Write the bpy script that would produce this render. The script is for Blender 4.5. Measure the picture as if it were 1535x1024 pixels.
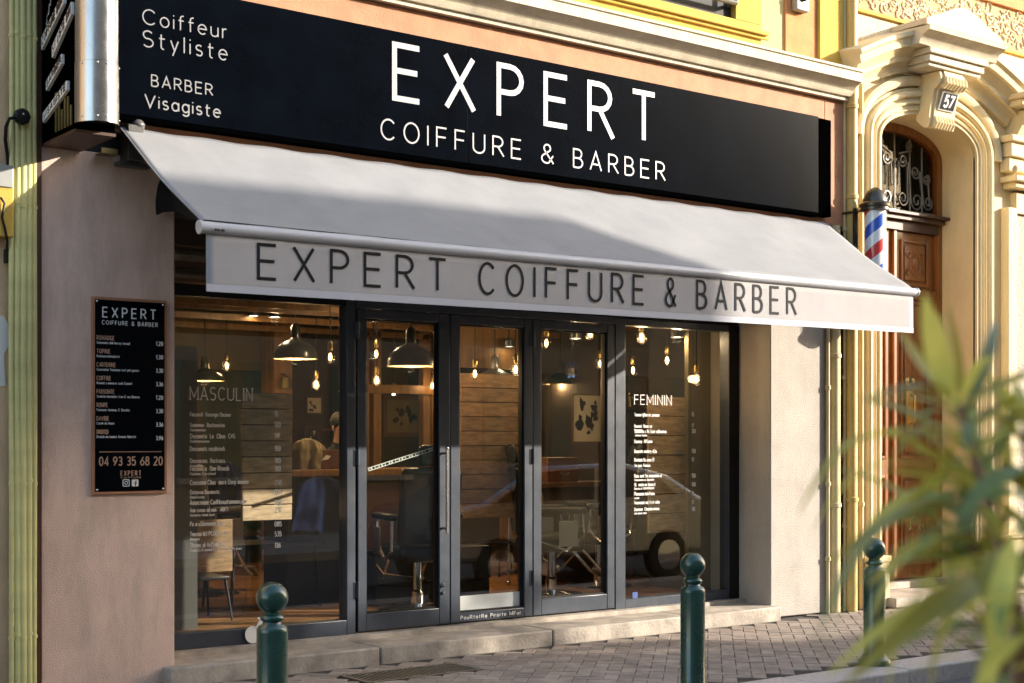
import bpy, math, random
from mathutils import Vector, Matrix, noise as _nz
R = math.radians
random.seed(57)
for o in list(bpy.data.objects):
    bpy.data.objects.remove(o)
SC = bpy.context.scene
COL = SC.collection

# ------------------------------------------------------------------ camera, sky, sun, exposure
FPX, CXP, HYP = 2183.0, 767.5, 660.0            # focal length, centre and horizon in photo pixels (1535 wide)
YAW = math.atan(2183 / 2860.)
SY, CY = math.sin(YAW), math.cos(YAW)
CAMY, CAMZ = -9.05, 1.61
cam = bpy.data.cameras.new('camera'); camo = bpy.data.objects.new('camera', cam); COL.objects.link(camo)
cam.sensor_width = 36; cam.lens = 36 * FPX / 1535
cam.shift_y = (HYP - 512) / 1535
camo.location = (0, CAMY, CAMZ); camo.rotation_euler = (R(90), 0, -YAW)
cam.clip_start = 0.05; cam.clip_end = 500
cam.dof.use_dof = True; cam.dof.focus_distance = 11.6; cam.dof.aperture_fstop = 3.3
SC.camera = camo

SUN_A, SUN_B = 1.6, 0.6                         # towards the sun: (1.6, -1, 0.6)
sdir = Vector((SUN_A, -1, SUN_B)).normalized()
W = bpy.data.worlds.new('World'); SC.world = W; W.use_nodes = True
nt = W.node_tree; bg = nt.nodes['Background']
sky = nt.nodes.new('ShaderNodeTexSky'); sky.sky_type = 'NISHITA'; sky.sun_disc = False
sky.sun_elevation = math.asin(sdir.z); sky.sun_rotation = math.atan2(sdir.x, sdir.y)
sky.air_density = 1.0; sky.dust_density = 1.6; sky.ozone_density = .3
nt.links.new(sky.outputs[0], bg.inputs[0]); bg.inputs[1].default_value = 0.15
sl = bpy.data.lights.new('sun', 'SUN'); so = bpy.data.objects.new('sun', sl); COL.objects.link(so)
sl.energy = 2.9; sl.angle = R(0.6); sl.color = (1.0, 0.90, 0.77)
so.rotation_euler = sdir.to_track_quat('Z', 'Y').to_euler(); so.location = (20, -12, 20)
SC.view_settings.view_transform = 'Standard'; SC.view_settings.look = 'None'
SC.view_settings.exposure = 1.95; SC.view_settings.gamma = 1
SC.view_settings.use_curve_mapping = False
SC.render.engine = 'CYCLES'
SC.cycles.use_denoising = True
SC.cycles.max_bounces = 8; SC.cycles.transparent_max_bounces = 16
SC.cycles.caustics_reflective = False; SC.cycles.caustics_refractive = False
SC.cycles.sample_clamp_indirect = 6

# ------------------------------------------------------------------ helpers
def at(px, py, y=0.0):
    k = (px - CXP) / FPX; yr = y - CAMY
    x = yr * (SY + k * CY) / (CY - k * SY); Z = x * SY + yr * CY
    return Vector((x, y, CAMZ - (py - HYP) / FPX * Z))
def atx(px, py, x):
    k = (px - CXP) / FPX
    yr = x * (CY - k * SY) / (SY + k * CY); Z = x * SY + yr * CY
    return Vector((x, yr + CAMY, CAMZ - (py - HYP) / FPX * Z))
def atd(px, py, Z):
    X = (px - CXP) / FPX * Z
    return Vector((X * CY + Z * SY, Z * CY - X * SY + CAMY, CAMZ - (py - HYP) / FPX * Z))

MATS = {}
def mat(name, col, rough=.6, metal=0., bump=0., bscale=60., var=0., vscale=2., col2=None, rand=0., coat=0., spec=.5,
        stretch=None, world=False, rvar=0., emit=0., bdist=.01, detail=4, trans=0., dirt=0.):
    m = bpy.data.materials.new(name); m.use_nodes = True; n = m.node_tree.nodes; l = m.node_tree.links
    b = n['Principled BSDF']
    b.inputs['Roughness'].default_value = rough; b.inputs['Metallic'].default_value = metal
    b.inputs['Coat Weight'].default_value = coat; b.inputs['Coat Roughness'].default_value = .05
    b.inputs['Specular IOR Level'].default_value = spec
    c1 = (*col, 1)
    tc = n.new('ShaderNodeTexCoord'); mp = n.new('ShaderNodeMapping')
    src_ = n.new('ShaderNodeNewGeometry').outputs['Position'] if world else tc.outputs['Object']
    l.new(src_, mp.inputs[0])
    if stretch: mp.inputs['Scale'].default_value = stretch
    out = None
    if var or col2:
        nz = n.new('ShaderNodeTexNoise'); nz.inputs['Scale'].default_value = vscale; nz.inputs['Detail'].default_value = 6
        nz.inputs['Roughness'].default_value = .6
        l.new(mp.outputs[0], nz.inputs[0])
        cr = n.new('ShaderNodeValToRGB'); l.new(nz.outputs[0], cr.inputs[0])
        cr.color_ramp.elements[0].position = .35; cr.color_ramp.elements[1].position = .65
        c2 = col2 if col2 else tuple(min(1, c * (1 + var)) for c in col)
        c0 = col if col2 else tuple(c * (1 - var) for c in col)
        cr.color_ramp.elements[0].color = (*c0, 1); cr.color_ramp.elements[1].color = (*c2, 1)
        out = cr.outputs[0]
    if dirt:
        nd = n.new('ShaderNodeTexNoise'); nd.inputs['Scale'].default_value = 1.3; nd.inputs['Detail'].default_value = 10
        nd.inputs['Roughness'].default_value = .75
        md = n.new('ShaderNodeMapping'); md.inputs['Scale'].default_value = (3.2, 3.2, .8); l.new(src_, md.inputs[0])
        l.new(md.outputs[0], nd.inputs[0])
        rd = n.new('ShaderNodeMapRange'); rd.inputs[1].default_value = .45; rd.inputs[2].default_value = .75
        rd.inputs[3].default_value = 1.; rd.inputs[4].default_value = 1 - dirt
        l.new(nd.outputs[0], rd.inputs[0])
        mx = n.new('ShaderNodeMix'); mx.data_type = 'RGBA'; mx.blend_type = 'MULTIPLY'; mx.inputs[0].default_value = 1
        if out: l.new(out, mx.inputs[6])
        else: mx.inputs[6].default_value = c1
        l.new(rd.outputs[0], mx.inputs[7]); out = mx.outputs[2]
    if rand:
        oi = n.new('ShaderNodeObjectInfo'); hs = n.new('ShaderNodeHueSaturation')
        mr = n.new('ShaderNodeMapRange'); mr.inputs[3].default_value = 1 - rand; mr.inputs[4].default_value = 1 + rand
        l.new(oi.outputs['Random'], mr.inputs[0]); l.new(mr.outputs[0], hs.inputs['Value'])
        if out: l.new(out, hs.inputs['Color'])
        else: hs.inputs['Color'].default_value = c1
        out = hs.outputs[0]
    if out: l.new(out, b.inputs['Base Color'])
    else: b.inputs['Base Color'].default_value = c1
    if bump:
        nb = n.new('ShaderNodeTexNoise'); nb.inputs['Scale'].default_value = bscale; nb.inputs['Detail'].default_value = detail
        l.new(mp.outputs[0], nb.inputs[0]); bp = n.new('ShaderNodeBump'); bp.inputs['Strength'].default_value = bump
        bp.inputs['Distance'].default_value = bdist; l.new(nb.outputs[0], bp.inputs['Height']); l.new(bp.outputs[0], b.inputs['Normal'])
    if rvar:
        nr = n.new('ShaderNodeTexNoise'); nr.inputs['Scale'].default_value = 7; nr.inputs['Detail'].default_value = 8; nr.inputs['Roughness'].default_value = .7
        l.new(tc.outputs['Object'], nr.inputs[0]); mr2 = n.new('ShaderNodeMapRange'); mr2.inputs[1].default_value = .35; mr2.inputs[2].default_value = .7
        mr2.inputs[3].default_value = max(0, rough - rvar); mr2.inputs[4].default_value = min(1, rough + rvar); l.new(nr.outputs[0], mr2.inputs[0]); l.new(mr2.outputs[0], b.inputs['Roughness'])
    if emit:
        b.inputs['Emission Color'].default_value = c1; b.inputs['Emission Strength'].default_value = emit
    if trans: b.inputs['Transmission Weight'].default_value = trans
    MATS[name] = m
    return m

def glass_mat(name, tint=(1, 1, 1), base=.045, mul=1.):
    m = bpy.data.materials.new(name); m.use_nodes = True; n = m.node_tree.nodes; l = m.node_tree.links
    n.remove(n['Principled BSDF']); o = n['Material Output']
    g = n.new('ShaderNodeNewGeometry'); d = n.new('ShaderNodeVectorMath'); d.operation = 'DOT_PRODUCT'
    l.new(g.outputs['Normal'], d.inputs[0]); l.new(g.outputs['Incoming'], d.inputs[1])
    def mth(op, a, b=None):
        q = n.new('ShaderNodeMath'); q.operation = op
        if isinstance(a, (int, float)): q.inputs[0].default_value = a
        else: l.new(a, q.inputs[0])
        if b is not None:
            if isinstance(b, (int, float)): q.inputs[1].default_value = b
            else: l.new(b, q.inputs[1])
        return q.outputs[0]
    f = mth('POWER', mth('SUBTRACT', 1., mth('ABSOLUTE', d.outputs['Value'])), 5.)
    f = mth('MULTIPLY', mth('ADD', mth('MULTIPLY', f, 1 - base), base), mul)
    t = n.new('ShaderNodeBsdfTransparent'); t.inputs[0].default_value = (*tint, 1)
    gl = n.new('ShaderNodeBsdfGlossy'); gl.inputs['Roughness'].default_value = 0.0
    ms = n.new('ShaderNodeMixShader'); l.new(f, ms.inputs[0]); l.new(t.outputs[0], ms.inputs[1]); l.new(gl.outputs[0], ms.inputs[2])
    l.new(ms.outputs[0], o.inputs[0]); MATS[name] = m
    return m

def wloc(o): return Vector(o.get('_w', (0, 0, 0)))
def tag(o, label=None, cat=None, group=None, kind=None):
    if label: o['label'] = label
    if cat: o['category'] = cat
    if group: o['group'] = group
    if kind: o['kind'] = kind
    return o
def thing(name, label, cat, loc=(0, 0, 0), group=None):
    o = bpy.data.objects.new(name, None); COL.objects.link(o); o.location = loc; o['_w'] = tuple(loc)
    o.empty_display_size = .1
    return tag(o, label, cat, group)

class MB:
    def __init__(s): s.v = []; s.f = []; s.m = []; s.cur = 0
    def add(s, vs, fs):
        b = len(s.v); s.v += [tuple(v) for v in vs]; s.f += [tuple(i + b for i in f) for f in fs]; s.m += [s.cur] * len(fs); return s
    def box(s, x0, x1, y0, y1, z0, z1):
        vs = [(x, y, z) for z in (z0, z1) for y in (y0, y1) for x in (x0, x1)]
        return s.add(vs, [(0, 2, 3, 1), (4, 5, 7, 6), (0, 1, 5, 4), (1, 3, 7, 5), (3, 2, 6, 7), (2, 0, 4, 6)])
    def obox(s, c, ax, ay, az):
        c, ax, ay, az = map(Vector, (c, ax, ay, az))
        vs = [c + ax * i + ay * j + az * k for k in (-1, 1) for j in (-1, 1) for i in (-1, 1)]
        fs = [(0, 2, 3, 1), (4, 5, 7, 6), (0, 1, 5, 4), (1, 3, 7, 5), (3, 2, 6, 7), (2, 0, 4, 6)]
        if ax.cross(ay).dot(az) < 0: fs = [f[::-1] for f in fs]
        return s.add(vs, fs)
    def lathe(s, c, prof, n=24, cap=True, axis=(0, 0, 1)):
        q = Vector((0, 0, 1)).rotation_difference(Vector(axis)); c = Vector(c)
        vs = []; fs = []
        for r, z in prof:
            for i in range(n):
                a = 2 * math.pi * i / n; vs.append(c + q @ Vector((r * math.cos(a), r * math.sin(a), z)))
        for j in range(len(prof) - 1):
            for i in range(n):
                k = (i + 1) % n; fs.append((j * n + i, j * n + k, (j + 1) * n + k, (j + 1) * n + i))
        if cap:
            fs.append(tuple(range(n))[::-1]); fs.append(tuple(range((len(prof) - 1) * n, len(prof) * n)))
        return s.add(vs, fs)
    def tube(s, pts, r, n=8, cap=True):
        pts = [Vector(p) for p in pts]; vs = []; fs = []
        rs = r if isinstance(r, (list, tuple)) else [r] * len(pts)
        up = None
        for i, p in enumerate(pts):
            d = (pts[min(i + 1, len(pts) - 1)] - pts[max(i - 1, 0)]).normalized()
            if up is None:
                up = d.orthogonal().normalized()
            up = (up - d * up.dot(d)).normalized(); w = d.cross(up)
            for k in range(n):
                a = 2 * math.pi * k / n; vs.append(p + (up * math.cos(a) + w * math.sin(a)) * rs[i])
        for j in range(len(pts) - 1):
            for i in range(n):
                k = (i + 1) % n; fs.append((j * n + i, j * n + k, (j + 1) * n + k, (j + 1) * n + i))
        if cap: fs.append(tuple(range(n))[::-1]); fs.append(tuple(range((len(pts) - 1) * n, len(pts) * n)))
        return s.add(vs, fs)
    def sphere(s, c, r, n=20, m=12, sc=(1, 1, 1)):
        c = Vector(c); vs = [c + Vector((0, 0, -r * sc[2]))]; fs = []
        for j in range(1, m):
            t = math.pi * j / m
            for i in range(n):
                a = 2 * math.pi * i / n
                vs.append(c + Vector((r * sc[0] * math.sin(t) * math.cos(a), r * sc[1] * math.sin(t) * math.sin(a), -r * sc[2] * math.cos(t))))
        vs.append(c + Vector((0, 0, r * sc[2])))
        for i in range(n):
            k = (i + 1) % n; fs.append((0, 1 + k, 1 + i))
            b = 1 + (m - 2) * n; fs.append((b + i, b + k, len(vs) - 1))
            for j in range(m - 2): fs.append((1 + j * n + i, 1 + j * n + k, 1 + (j + 1) * n + k, 1 + (j + 1) * n + i))
        return s.add(vs, fs)
    def prism(s, poly, o, u, v, w):
        """poly in (u,v) from o, extruded by vector w"""
        o, u, v, w = map(Vector, (o, u, v, w)); n = len(poly)
        a = [o + u * p[0] + v * p[1] for p in poly]; b = [p + w for p in a]
        fs = [tuple(range(n)), tuple(range(n, 2 * n))[::-1]] + [(i, i + n, (i + 1) % n + n, (i + 1) % n) for i in range(n)]
        area = sum(poly[i][0] * poly[(i + 1) % n][1] - poly[(i + 1) % n][0] * poly[i][1] for i in range(n))
        if (area > 0) == (u.cross(v).dot(w) > 0): fs = [f[::-1] for f in fs]
        return s.add(a + b, fs)
    def sweep(s, prof, path, closed=False):
        """prof: list of (a,b) ; path: list of (origin, avec, bvec)"""
        n = len(prof); vs = []; fs = []
        for o, A, B in path:
            vs += [Vector(o) + Vector(A) * p[0] + Vector(B) * p[1] for p in prof]
        for j in range(len(path) - 1):
            for i in range(n - 1): fs.append((j * n + i, j * n + i + 1, (j + 1) * n + i + 1, (j + 1) * n + i))
        fs.append(tuple(range(n))[::-1]); fs.append(tuple(range((len(path) - 1) * n, len(path) * n)))
        return s.add(vs, fs)
    def build(s, name, ms, parent=None, bevel=0, smooth=35, fix=False, origin=None):
        me = bpy.data.meshes.new(name)
        w = wloc(parent) if parent is not None else Vector(origin or (0, 0, 0))
        me.from_pydata([(v[0] - w.x, v[1] - w.y, v[2] - w.z) for v in s.v], [], s.f)
        for m_ in (ms if isinstance(ms, list) else [ms]): me.materials.append(MATS[m_] if isinstance(m_, str) else m_)
        me.polygons.foreach_set('material_index', s.m)
        if fix:
            import bmesh
            bm = bmesh.new(); bm.from_mesh(me); bmesh.ops.recalc_face_normals(bm, faces=bm.faces); bm.to_mesh(me); bm.free()
        if smooth:
            me.polygons.foreach_set('use_smooth', [True] * len(me.polygons)); me.set_sharp_from_angle(angle=R(smooth))
        me.update()
        o = bpy.data.objects.new(name, me); COL.objects.link(o); o['_w'] = tuple(w)
        if parent is not None: o.parent = parent
        else: o.location = w
        if bevel:
            b = o.modifiers.new('bevel', 'BEVEL'); b.width = bevel; b.segments = 2; b.limit_method = 'ANGLE'; b.angle_limit = R(40)
        return o
def copy_tree(o, parent=None, loc=None, rz=None):
    c = o.copy(); COL.objects.link(c)
    if parent is not None: c.parent = parent
    if loc is not None: c.location = loc
    if rz is not None: c.rotation_euler.z = rz
    for ch in list(o.children): copy_tree(ch, c)
    return c

# ------------------------------------------------------------------ stroke lettering
def ar(cx, cy, rx, ry, a0, a1, n=10):
    return [(cx + rx * math.cos(R(a0 + (a1 - a0) * i / n)), cy + ry * math.sin(R(a0 + (a1 - a0) * i / n))) for i in range(n + 1)]
G = {
 'A': (.62, [[(0, 0), (.31, 1), (.62, 0)], [(.12, .32), (.5, .32)]]),
 'B': (.5, [[(0, 0), (0, 1), (.24, 1)] + ar(.24, .76, .2, .24, 90, -90, 8), [(0, .52), (.24, .52)], [(.24, .52)] + ar(.24, .26, .25, .26, 90, -90, 8) + [(0, 0)]]),
 'C': (.62, [ar(.33, .5, .33, .5, 42, 318, 20)]),
 'D': (.56, [[(0, 0), (0, 1), (.2, 1)] + ar(.2, .5, .36, .5, 90, -90, 14) + [(0, 0)]]),
 'E': (.48, [[(.48, 1), (0, 1), (0, 0), (.48, 0)], [(0, .52), (.44, .52)]]),
 'F': (.46, [[(.46, 1), (0, 1), (0, 0)], [(0, .52), (.42, .52)]]),
 'G': (.64, [ar(.33, .5, .33, .5, 42, 330, 20) + [(.64, .46), (.36, .46)]]),
 'H': (.56, [[(0, 0), (0, 1)], [(.56, 0), (.56, 1)], [(0, .52), (.56, .52)]]),
 'I': (.0, [[(0, 0), (0, 1)]]), 'L': (.44, [[(0, 1), (0, 0), (.44, 0)]]),
 'M': (.72, [[(0, 0), (0, 1), (.36, .2), (.72, 1), (.72, 0)]]), 'N': (.56, [[(0, 0), (0, 1), (.56, 0), (.56, 1)]]),
 'O': (.68, [ar(.34, .5, .34, .5, 90, 450, 28)]),
 'P': (.5, [[(0, 0), (0, 1), (.24, 1)] + ar(.24, .74, .25, .26, 90, -90, 8), [(.24, .48), (0, .48)]]),
 'R': (.52, [[(0, 0), (0, 1), (.24, 1)] + ar(.24, .74, .25, .26, 90, -90, 8), [(.24, .48), (0, .48)], [(.24, .48), (.54, 0)]]),
 'Q': (.52, [[(0, 0), (0, 1), (.24, 1)] + ar(.24, .74, .25, .26, 90, -90, 8), [(.24, .48), (0, .48)], [(.24, .48), (.56, -.08)]]),
 'S': (.5, [ar(.25, .75, .23, .25, 35, 250, 10) + ar(.25, .26, .25, .26, 80, -145, 12)]),
 'T': (.54, [[(0, 1), (.54, 1)], [(.27, 1), (.27, 0)]]),
 'U': (.56, [[(0, 1), (0, .28)] + ar(.28, .28, .28, .28, 180, 360, 12) + [(.56, 1)]]),
 'V': (.6, [[(0, 1), (.3, 0), (.6, 1)]]), 'X': (.58, [[(0, 1), (.58, 0)], [(.56, 1), (.02, 0)]]),
 'Z': (.5, [[(0, 1), (.5, 1), (0, 0), (.5, 0)]]),
 '&': (.62, [[(.62, 0), (.16, .66)] + ar(.29, .8, .17, .2, 215, -40, 10) + [(.12, .45)] + ar(.25, .24, .25, .24, 135, 300, 10) + [(.6, .42)]]),
 'a': (.4, [ar(.2, .33, .2, .33, 0, 360, 16), [(.4, .68), (.4, 0)]]),
 'b': (.4, [ar(.2, .33, .2, .33, 0, 360, 16), [(0, 1), (0, 0)]]),
 'c': (.38, [ar(.21, .33, .21, .33, 45, 315, 12)]),
 'd': (.4, [ar(.2, .33, .2, .33, 0, 360, 16), [(.4, 1), (.4, 0)]]),
 'e': (.42, [[(0, .36), (.42, .36)] + ar(.21, .33, .21, .33, 8, 315, 16)]),
 'f': (.26, [[(.1, 0), (.1, .8)] + ar(.24, .82, .14, .18, 180, 80, 5), [(0, .66), (.26, .66)]]),
 'g': (.4, [ar(.2, .33, .2, .33, 0, 360, 16), [(.4, .68), (.4, -.05)] + ar(.2, -.08, .2, .22, 0, -150, 8)]),
 'h': (.36, [[(0, 1), (0, 0)], [(0, .4)] + ar(.18, .44, .18, .22, 180, 0, 8) + [(.36, 0)]]),
 'i': (.0, [[(0, .66), (0, 0)], [(0, .86), (0, .94)]]), 'l': (.0, [[(0, 1), (0, 0)]]),
 'm': (.6, [[(0, .68), (0, 0)], [(0, .45)] + ar(.15, .45, .15, .21, 180, 0, 6) + [(.3, 0)], [(.3, .45)] + ar(.45, .45, .15, .21, 180, 0, 6) + [(.6, 0)]]),
 'n': (.36, [[(0, .68), (0, 0)], [(0, .4)] + ar(.18, .44, .18, .22, 180, 0, 8) + [(.36, 0)]]),
 'o': (.42, [ar(.21, .33, .21, .33, 90, 450, 18)]),
 'p': (.4, [ar(.2, .33, .2, .33, 0, 360, 16), [(0, .68), (0, -.3)]]),
 'r': (.2, [[(0, .68), (0, 0)], [(0, .4)] + ar(.16, .44, .16, .22, 180, 75, 5)]),
 's': (.32, [ar(.16, .5, .15, .17, 40, 260, 8) + ar(.16, .17, .16, .17, 80, -145, 8)]),
 't': (.28, [[(.1, .92), (.1, .14)] + ar(.22, .14, .12, .14, 180, 280, 5), [(0, .66), (.28, .66)]]),
 'u': (.36, [[(0, .66), (0, .22)] + ar(.18, .22, .18, .22, 180, 360, 8), [(.36, .66), (.36, 0)]]),
 'v': (.36, [[(0, .66), (.18, 0), (.36, .66)]]), 'x': (.34, [[(0, .66), (.34, 0)], [(.34, .66), (0, 0)]]),
 'y': (.38, [[(0, .66), (.19, .02)], [(.38, .66), (.1, -.3)]]), 'z': (.34, [[(0, .66), (.34, .66), (0, 0), (.34, 0)]]),
 '0': (.5, [ar(.25, .5, .25, .5, 90, 450, 20)]), '1': (.2, [[(0, .8), (.2, 1), (.2, 0)]]),
 '2': (.48, [ar(.24, .74, .23, .26, 160, -30, 10) + [(0, 0), (.5, 0)]]),
 '3': (.48, [ar(.23, .75, .21, .25, 150, -90, 10) + ar(.23, .26, .24, .25, 90, -150, 10)]),
 '4': (.52, [[(.4, 0), (.4, 1), (0, .25), (.54, .25)]]),
 '5': (.48, [[(.44, 1), (.06, 1), (.03, .56)] + ar(.22, .32, .25, .32, 120, -150, 12)]),
 '6': (.5, [ar(.25, .3, .25, .3, 0, 360, 16), [(.4, 1), (.05, .42)]]),
 '7': (.48, [[(0, 1), (.48, 1), (.14, 0)]]),
 '8': (.5, [ar(.25, .27, .25, .27, 90, 450, 16), ar(.25, .77, .2, .23, -90, 270, 16)]),
 '9': (.5, [ar(.25, .7, .25, .3, 0, 360, 16), [(.1, 0), (.45, .58)]]),
 ',': (.08, [[(.08, .08), (0, -.12)]]), '.': (.02, [[(0, .0), (0.02, .06)]]), '-': (.3, [[(0, .4), (.3, .4)]]), ' ': (.25, []),
}
def ribbon(mb, pts, hw, O, U, V, N, ext):
    P = [Vector((p[0], p[1])) for p in pts]
    q = [P[0]]
    for p in P[1:]:
        if (p - q[-1]).length > 1e-5: q.append(p)
    P = q
    if len(P) < 2: return
    closed = (P[0] - P[-1]).length < 1e-4
    if closed: P = P[:-1]
    n = len(P); L = []; Rr = []
    for i in range(n):
        a = P[(i - 1) % n] if (closed or i > 0) else None; b = P[(i + 1) % n] if (closed or i < n - 1) else None
        d1 = (P[i] - a).normalized() if a is not None else None; d2 = (b - P[i]).normalized() if b is not None else None
        if d1 is None: d1 = d2
        if d2 is None: d2 = d1
        t = (d1 + d2)
        t = t.normalized() if t.length > 1e-6 else d1
        nn = Vector((-t.y, t.x)); n1 = Vector((-d1.y, d1.x)); c = max(nn.dot(n1), .34)
        L.append(P[i] + nn * hw / c); Rr.append(P[i] - nn * hw / c)
    T = lambda p, e: O + U * p.x + V * p.y + N * e
    rng = n if closed else n - 1
    vs = [T(p, ext) for p in L] + [T(p, ext) for p in Rr]; fs = []
    for i in range(rng):
        k = (i + 1) % n; fs.append((i, n + i, n + k, k))
    if ext > .0015:
        vs += [T(p, 0) for p in L] + [T(p, 0) for p in Rr]
        for i in range(rng):
            k = (i + 1) % n; fs.append((i, k, 2 * n + k, 2 * n + i)); fs.append((n + i, 3 * n + i, 3 * n + k, n + k))
        if not closed:
            fs.append((0, 2 * n, 3 * n, n)); fs.append((n - 1, 2 * n - 1, 4 * n - 1, 3 * n - 1))
    mb.add(vs, fs)
def letter(mb, s, O, U, V, N, h, width=None, wt=.1, ext=.0012, track=.3, serif=False, xs=1.0):
    """s written from O along U (cap height h along V); stroke = wt*h; total width set if given"""
    O, U, V, N = map(Vector, (O, U, V, N))
    tot = 0
    for ch in s: tot += G.get(ch, G[' '])[0] + track
    tot -= track
    if width: xs = width / (tot * h)
    x = 0; e = 0
    for ch in s:
        w, st = G.get(ch, G[' '])
        for pl in st:
            pts = [((x + p[0]) * h * xs, p[1] * h) for p in pl]
            hw = wt * h / 2
            if serif and len(pl) == 2:
                hw *= 1.25
            ribbon(mb, pts, hw, O, U, V, N, ext + e * .00012); e = (e + 1) % 40
            if serif and len(pl) <= 5:
                for p, q in ((pl[0], pl[1]), (pl[-1], pl[-2])):
                    if abs(p[0] - q[0]) < .45 and abs(p[1] - q[1]) > .4:
                        e += 1
                        sx, sy = (x + p[0]) * h * xs, p[1] * h
                        ribbon(mb, [(sx - .1 * h, sy), (sx + .1 * h, sy)], .025 * h, O, U, V, N, ext + e * .00012)
            e = (e + 1) % 40
        x += w + track
    return mb
def letters_sep(txt, O, U, h, width, wt, track, m, parent, ext):
    """one part per letter"""
    tot = sum(G.get(c, G[' '])[0] + track for c in txt) - track
    xs = width / (tot * h); x = 0
    for ch in txt:
        if ch != ' ':
            mb = MB(); letter(mb, ch, O + U * (x * h * xs), U, ZU, NY, h, wt=wt, ext=ext, xs=xs)
            mb.build('letter', m, parent, smooth=0)
        x += G.get(ch, G[' '])[0] + track
XU, ZU, NY = Vector((1, 0, 0)), Vector((0, 0, 1)), Vector((0, -1, 0))

# ------------------------------------------------------------------ materials
mat('stucco_pink', (.74, .535, .43), .92, bump=.6, bscale=130, var=.10, vscale=1.8, bdist=.012, dirt=.34)
mat('stucco_white', (.43, .39, .345), .92, bump=.6, bscale=110, var=.07, vscale=3, bdist=.014, dirt=.12)
mat('copper_band', (.43, .20, .10), .75, bump=.3, bscale=60, var=.12, vscale=5, dirt=.18)
mat('yellow_wall', (.58, .38, .07), .88, bump=.3, bscale=80, var=.08, vscale=2, dirt=.15)
mat('yellow_pale', (.58, .44, .19), .85, bump=.25, bscale=80, var=.07, vscale=3, dirt=.15)
mat('orange_wall', (.60, .26, .10), .9, bump=.4, bscale=120, var=.1, vscale=3, dirt=.15)
mat('cornice_cream', (.60, .52, .38), .8, bump=.3, bscale=70, var=.1, vscale=6, dirt=.3)
mat('portal_cream', (.70, .57, .33), .8, bump=.15, bscale=60, var=.05, vscale=3, dirt=.12)
mat('rough_render', (.50, .45, .36), .95, bump=1., bscale=45, var=.08, vscale=4, bdist=.03)
mat('relief', (.72, .58, .38), .9, bump=.6, bscale=40, var=.1, vscale=8, bdist=.02)
mat('relief_ground', (.52, .33, .16), .9, bump=.5, bscale=50, var=.1, vscale=6)
mat('left_wall', (.74, .52, .31), .9, bump=.5, bscale=70, var=.1, vscale=3, dirt=.3)
mat('pipe_green', (.62, .57, .24), .55, bump=.08, bscale=40, var=.12, vscale=5, dirt=.2)
mat('pipe_yellow', (.58, .40, .12), .55, bump=.08, bscale=30, var=.08, vscale=4, dirt=.2)
mat('pipe_cream', (.60, .50, .28), .6, bump=.1, bscale=30, var=.1, vscale=4, dirt=.25)
mat('black_panel', (.0012, .0022, .0042), .13, var=.3, vscale=3, spec=.07, bump=.02, bscale=4)
mat('black_edge', (.0006, .0006, .0007), 1., spec=.0)
mat('silver_letter', (.24, .24, .25), .38, metal=.3, var=.06, vscale=4)
mat('white_letter', (.80, .80, .80), .5)
mat('vinyl', (.72, .72, .70), .6)
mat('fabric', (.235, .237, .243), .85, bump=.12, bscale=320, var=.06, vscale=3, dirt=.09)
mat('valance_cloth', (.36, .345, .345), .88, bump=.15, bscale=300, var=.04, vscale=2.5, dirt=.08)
mat('hem', (.40, .41, .46), .6, bump=.1, bscale=200)
mat('bar_white', (.42, .42, .44), .35, var=.05, vscale=6)
mat('ink', (.004, .0045, .006), .7, spec=.2)
mat('steel', (.42, .41, .40), .26, metal=1., rvar=.04, bump=.05, bscale=9, var=.1, vscale=5, stretch=(1, 1, .25))
mat('chrome', (.75, .75, .76), .12, metal=1.)
mat('dark_metal', (.03, .03, .03), .35, metal=.5)
mat('frame_grey', (.036, .046, .064), .36, rvar=.05, spec=.6, bump=.03, bscale=60, var=.12, vscale=9, dirt=.2)
mat('gasket', (.003, .003, .0035), .5, spec=.3)
glass_mat('glass', (.95, .97, .95), .07)
glass_mat('glass_clear', (.99, .99, .99), .03)
glass_mat('glass_low_reflect', (.85, .8, .7), .03, .35)  # fanlight glass: tinted, its reflection cut down so the sky barely shows
mat('bollard_green', (.004, .048, .036), .3, coat=.5, rvar=.06, bump=.1, bscale=14, var=.15, vscale=8, bdist=.004, dirt=.2)
mat('step_stone', (.40, .345, .285), .8, bump=.45, bscale=40, var=.25, vscale=5, rand=.06, dirt=.35)
mat('paver', (.31, .25, .205), .85, bump=.4, bscale=60, var=.16, vscale=5, rand=.16, dirt=.5, world=True)
mat('joint', (.045, .038, .032), .95, bump=.4, bscale=80)
mat('kerb_granite', (.47, .42, .38), .8, bump=.35, bscale=90, var=.14, vscale=30, rand=.06)
mat('asphalt', (.10, .10, .10), .9, bump=.6, bscale=120, var=.25, vscale=60)
mat('wood_door', (.25, .085, .016), .38, bump=.12, bscale=18, var=.28, vscale=7, stretch=(3, 3, .35), coat=.25)
mat('wood_dark', (.06, .024, .011), .5, bump=.1, bscale=18, var=.2, vscale=7, stretch=(3, 3, .4))
mat('iron', (.17, .16, .14), .45, metal=.7, var=.2, vscale=9)
mat('brass', (.62, .42, .14), .28, metal=1.)
mat('brass_dull', (.30, .24, .10), .35, metal=.8)
mat('plank_floor', (.30, .15, .06), .42, bump=.12, bscale=14, var=.3, vscale=6, rand=.28, stretch=(.7, 5, 5))
mat('plank_pale', (.50, .35, .22), .6, bump=.4, bscale=14, var=.3, vscale=5, rand=.2, stretch=(1.2, 1.2, 6))
mat('plank_light', (.28, .165, .08), .6, bump=.3, bscale=14, var=.35, vscale=5, rand=.25, stretch=(1.2, 1.2, 6))
mat('wood_mid', (.13, .055, .02), .45, bump=.15, bscale=12, var=.3, vscale=4, stretch=(1, 1, 5))
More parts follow.
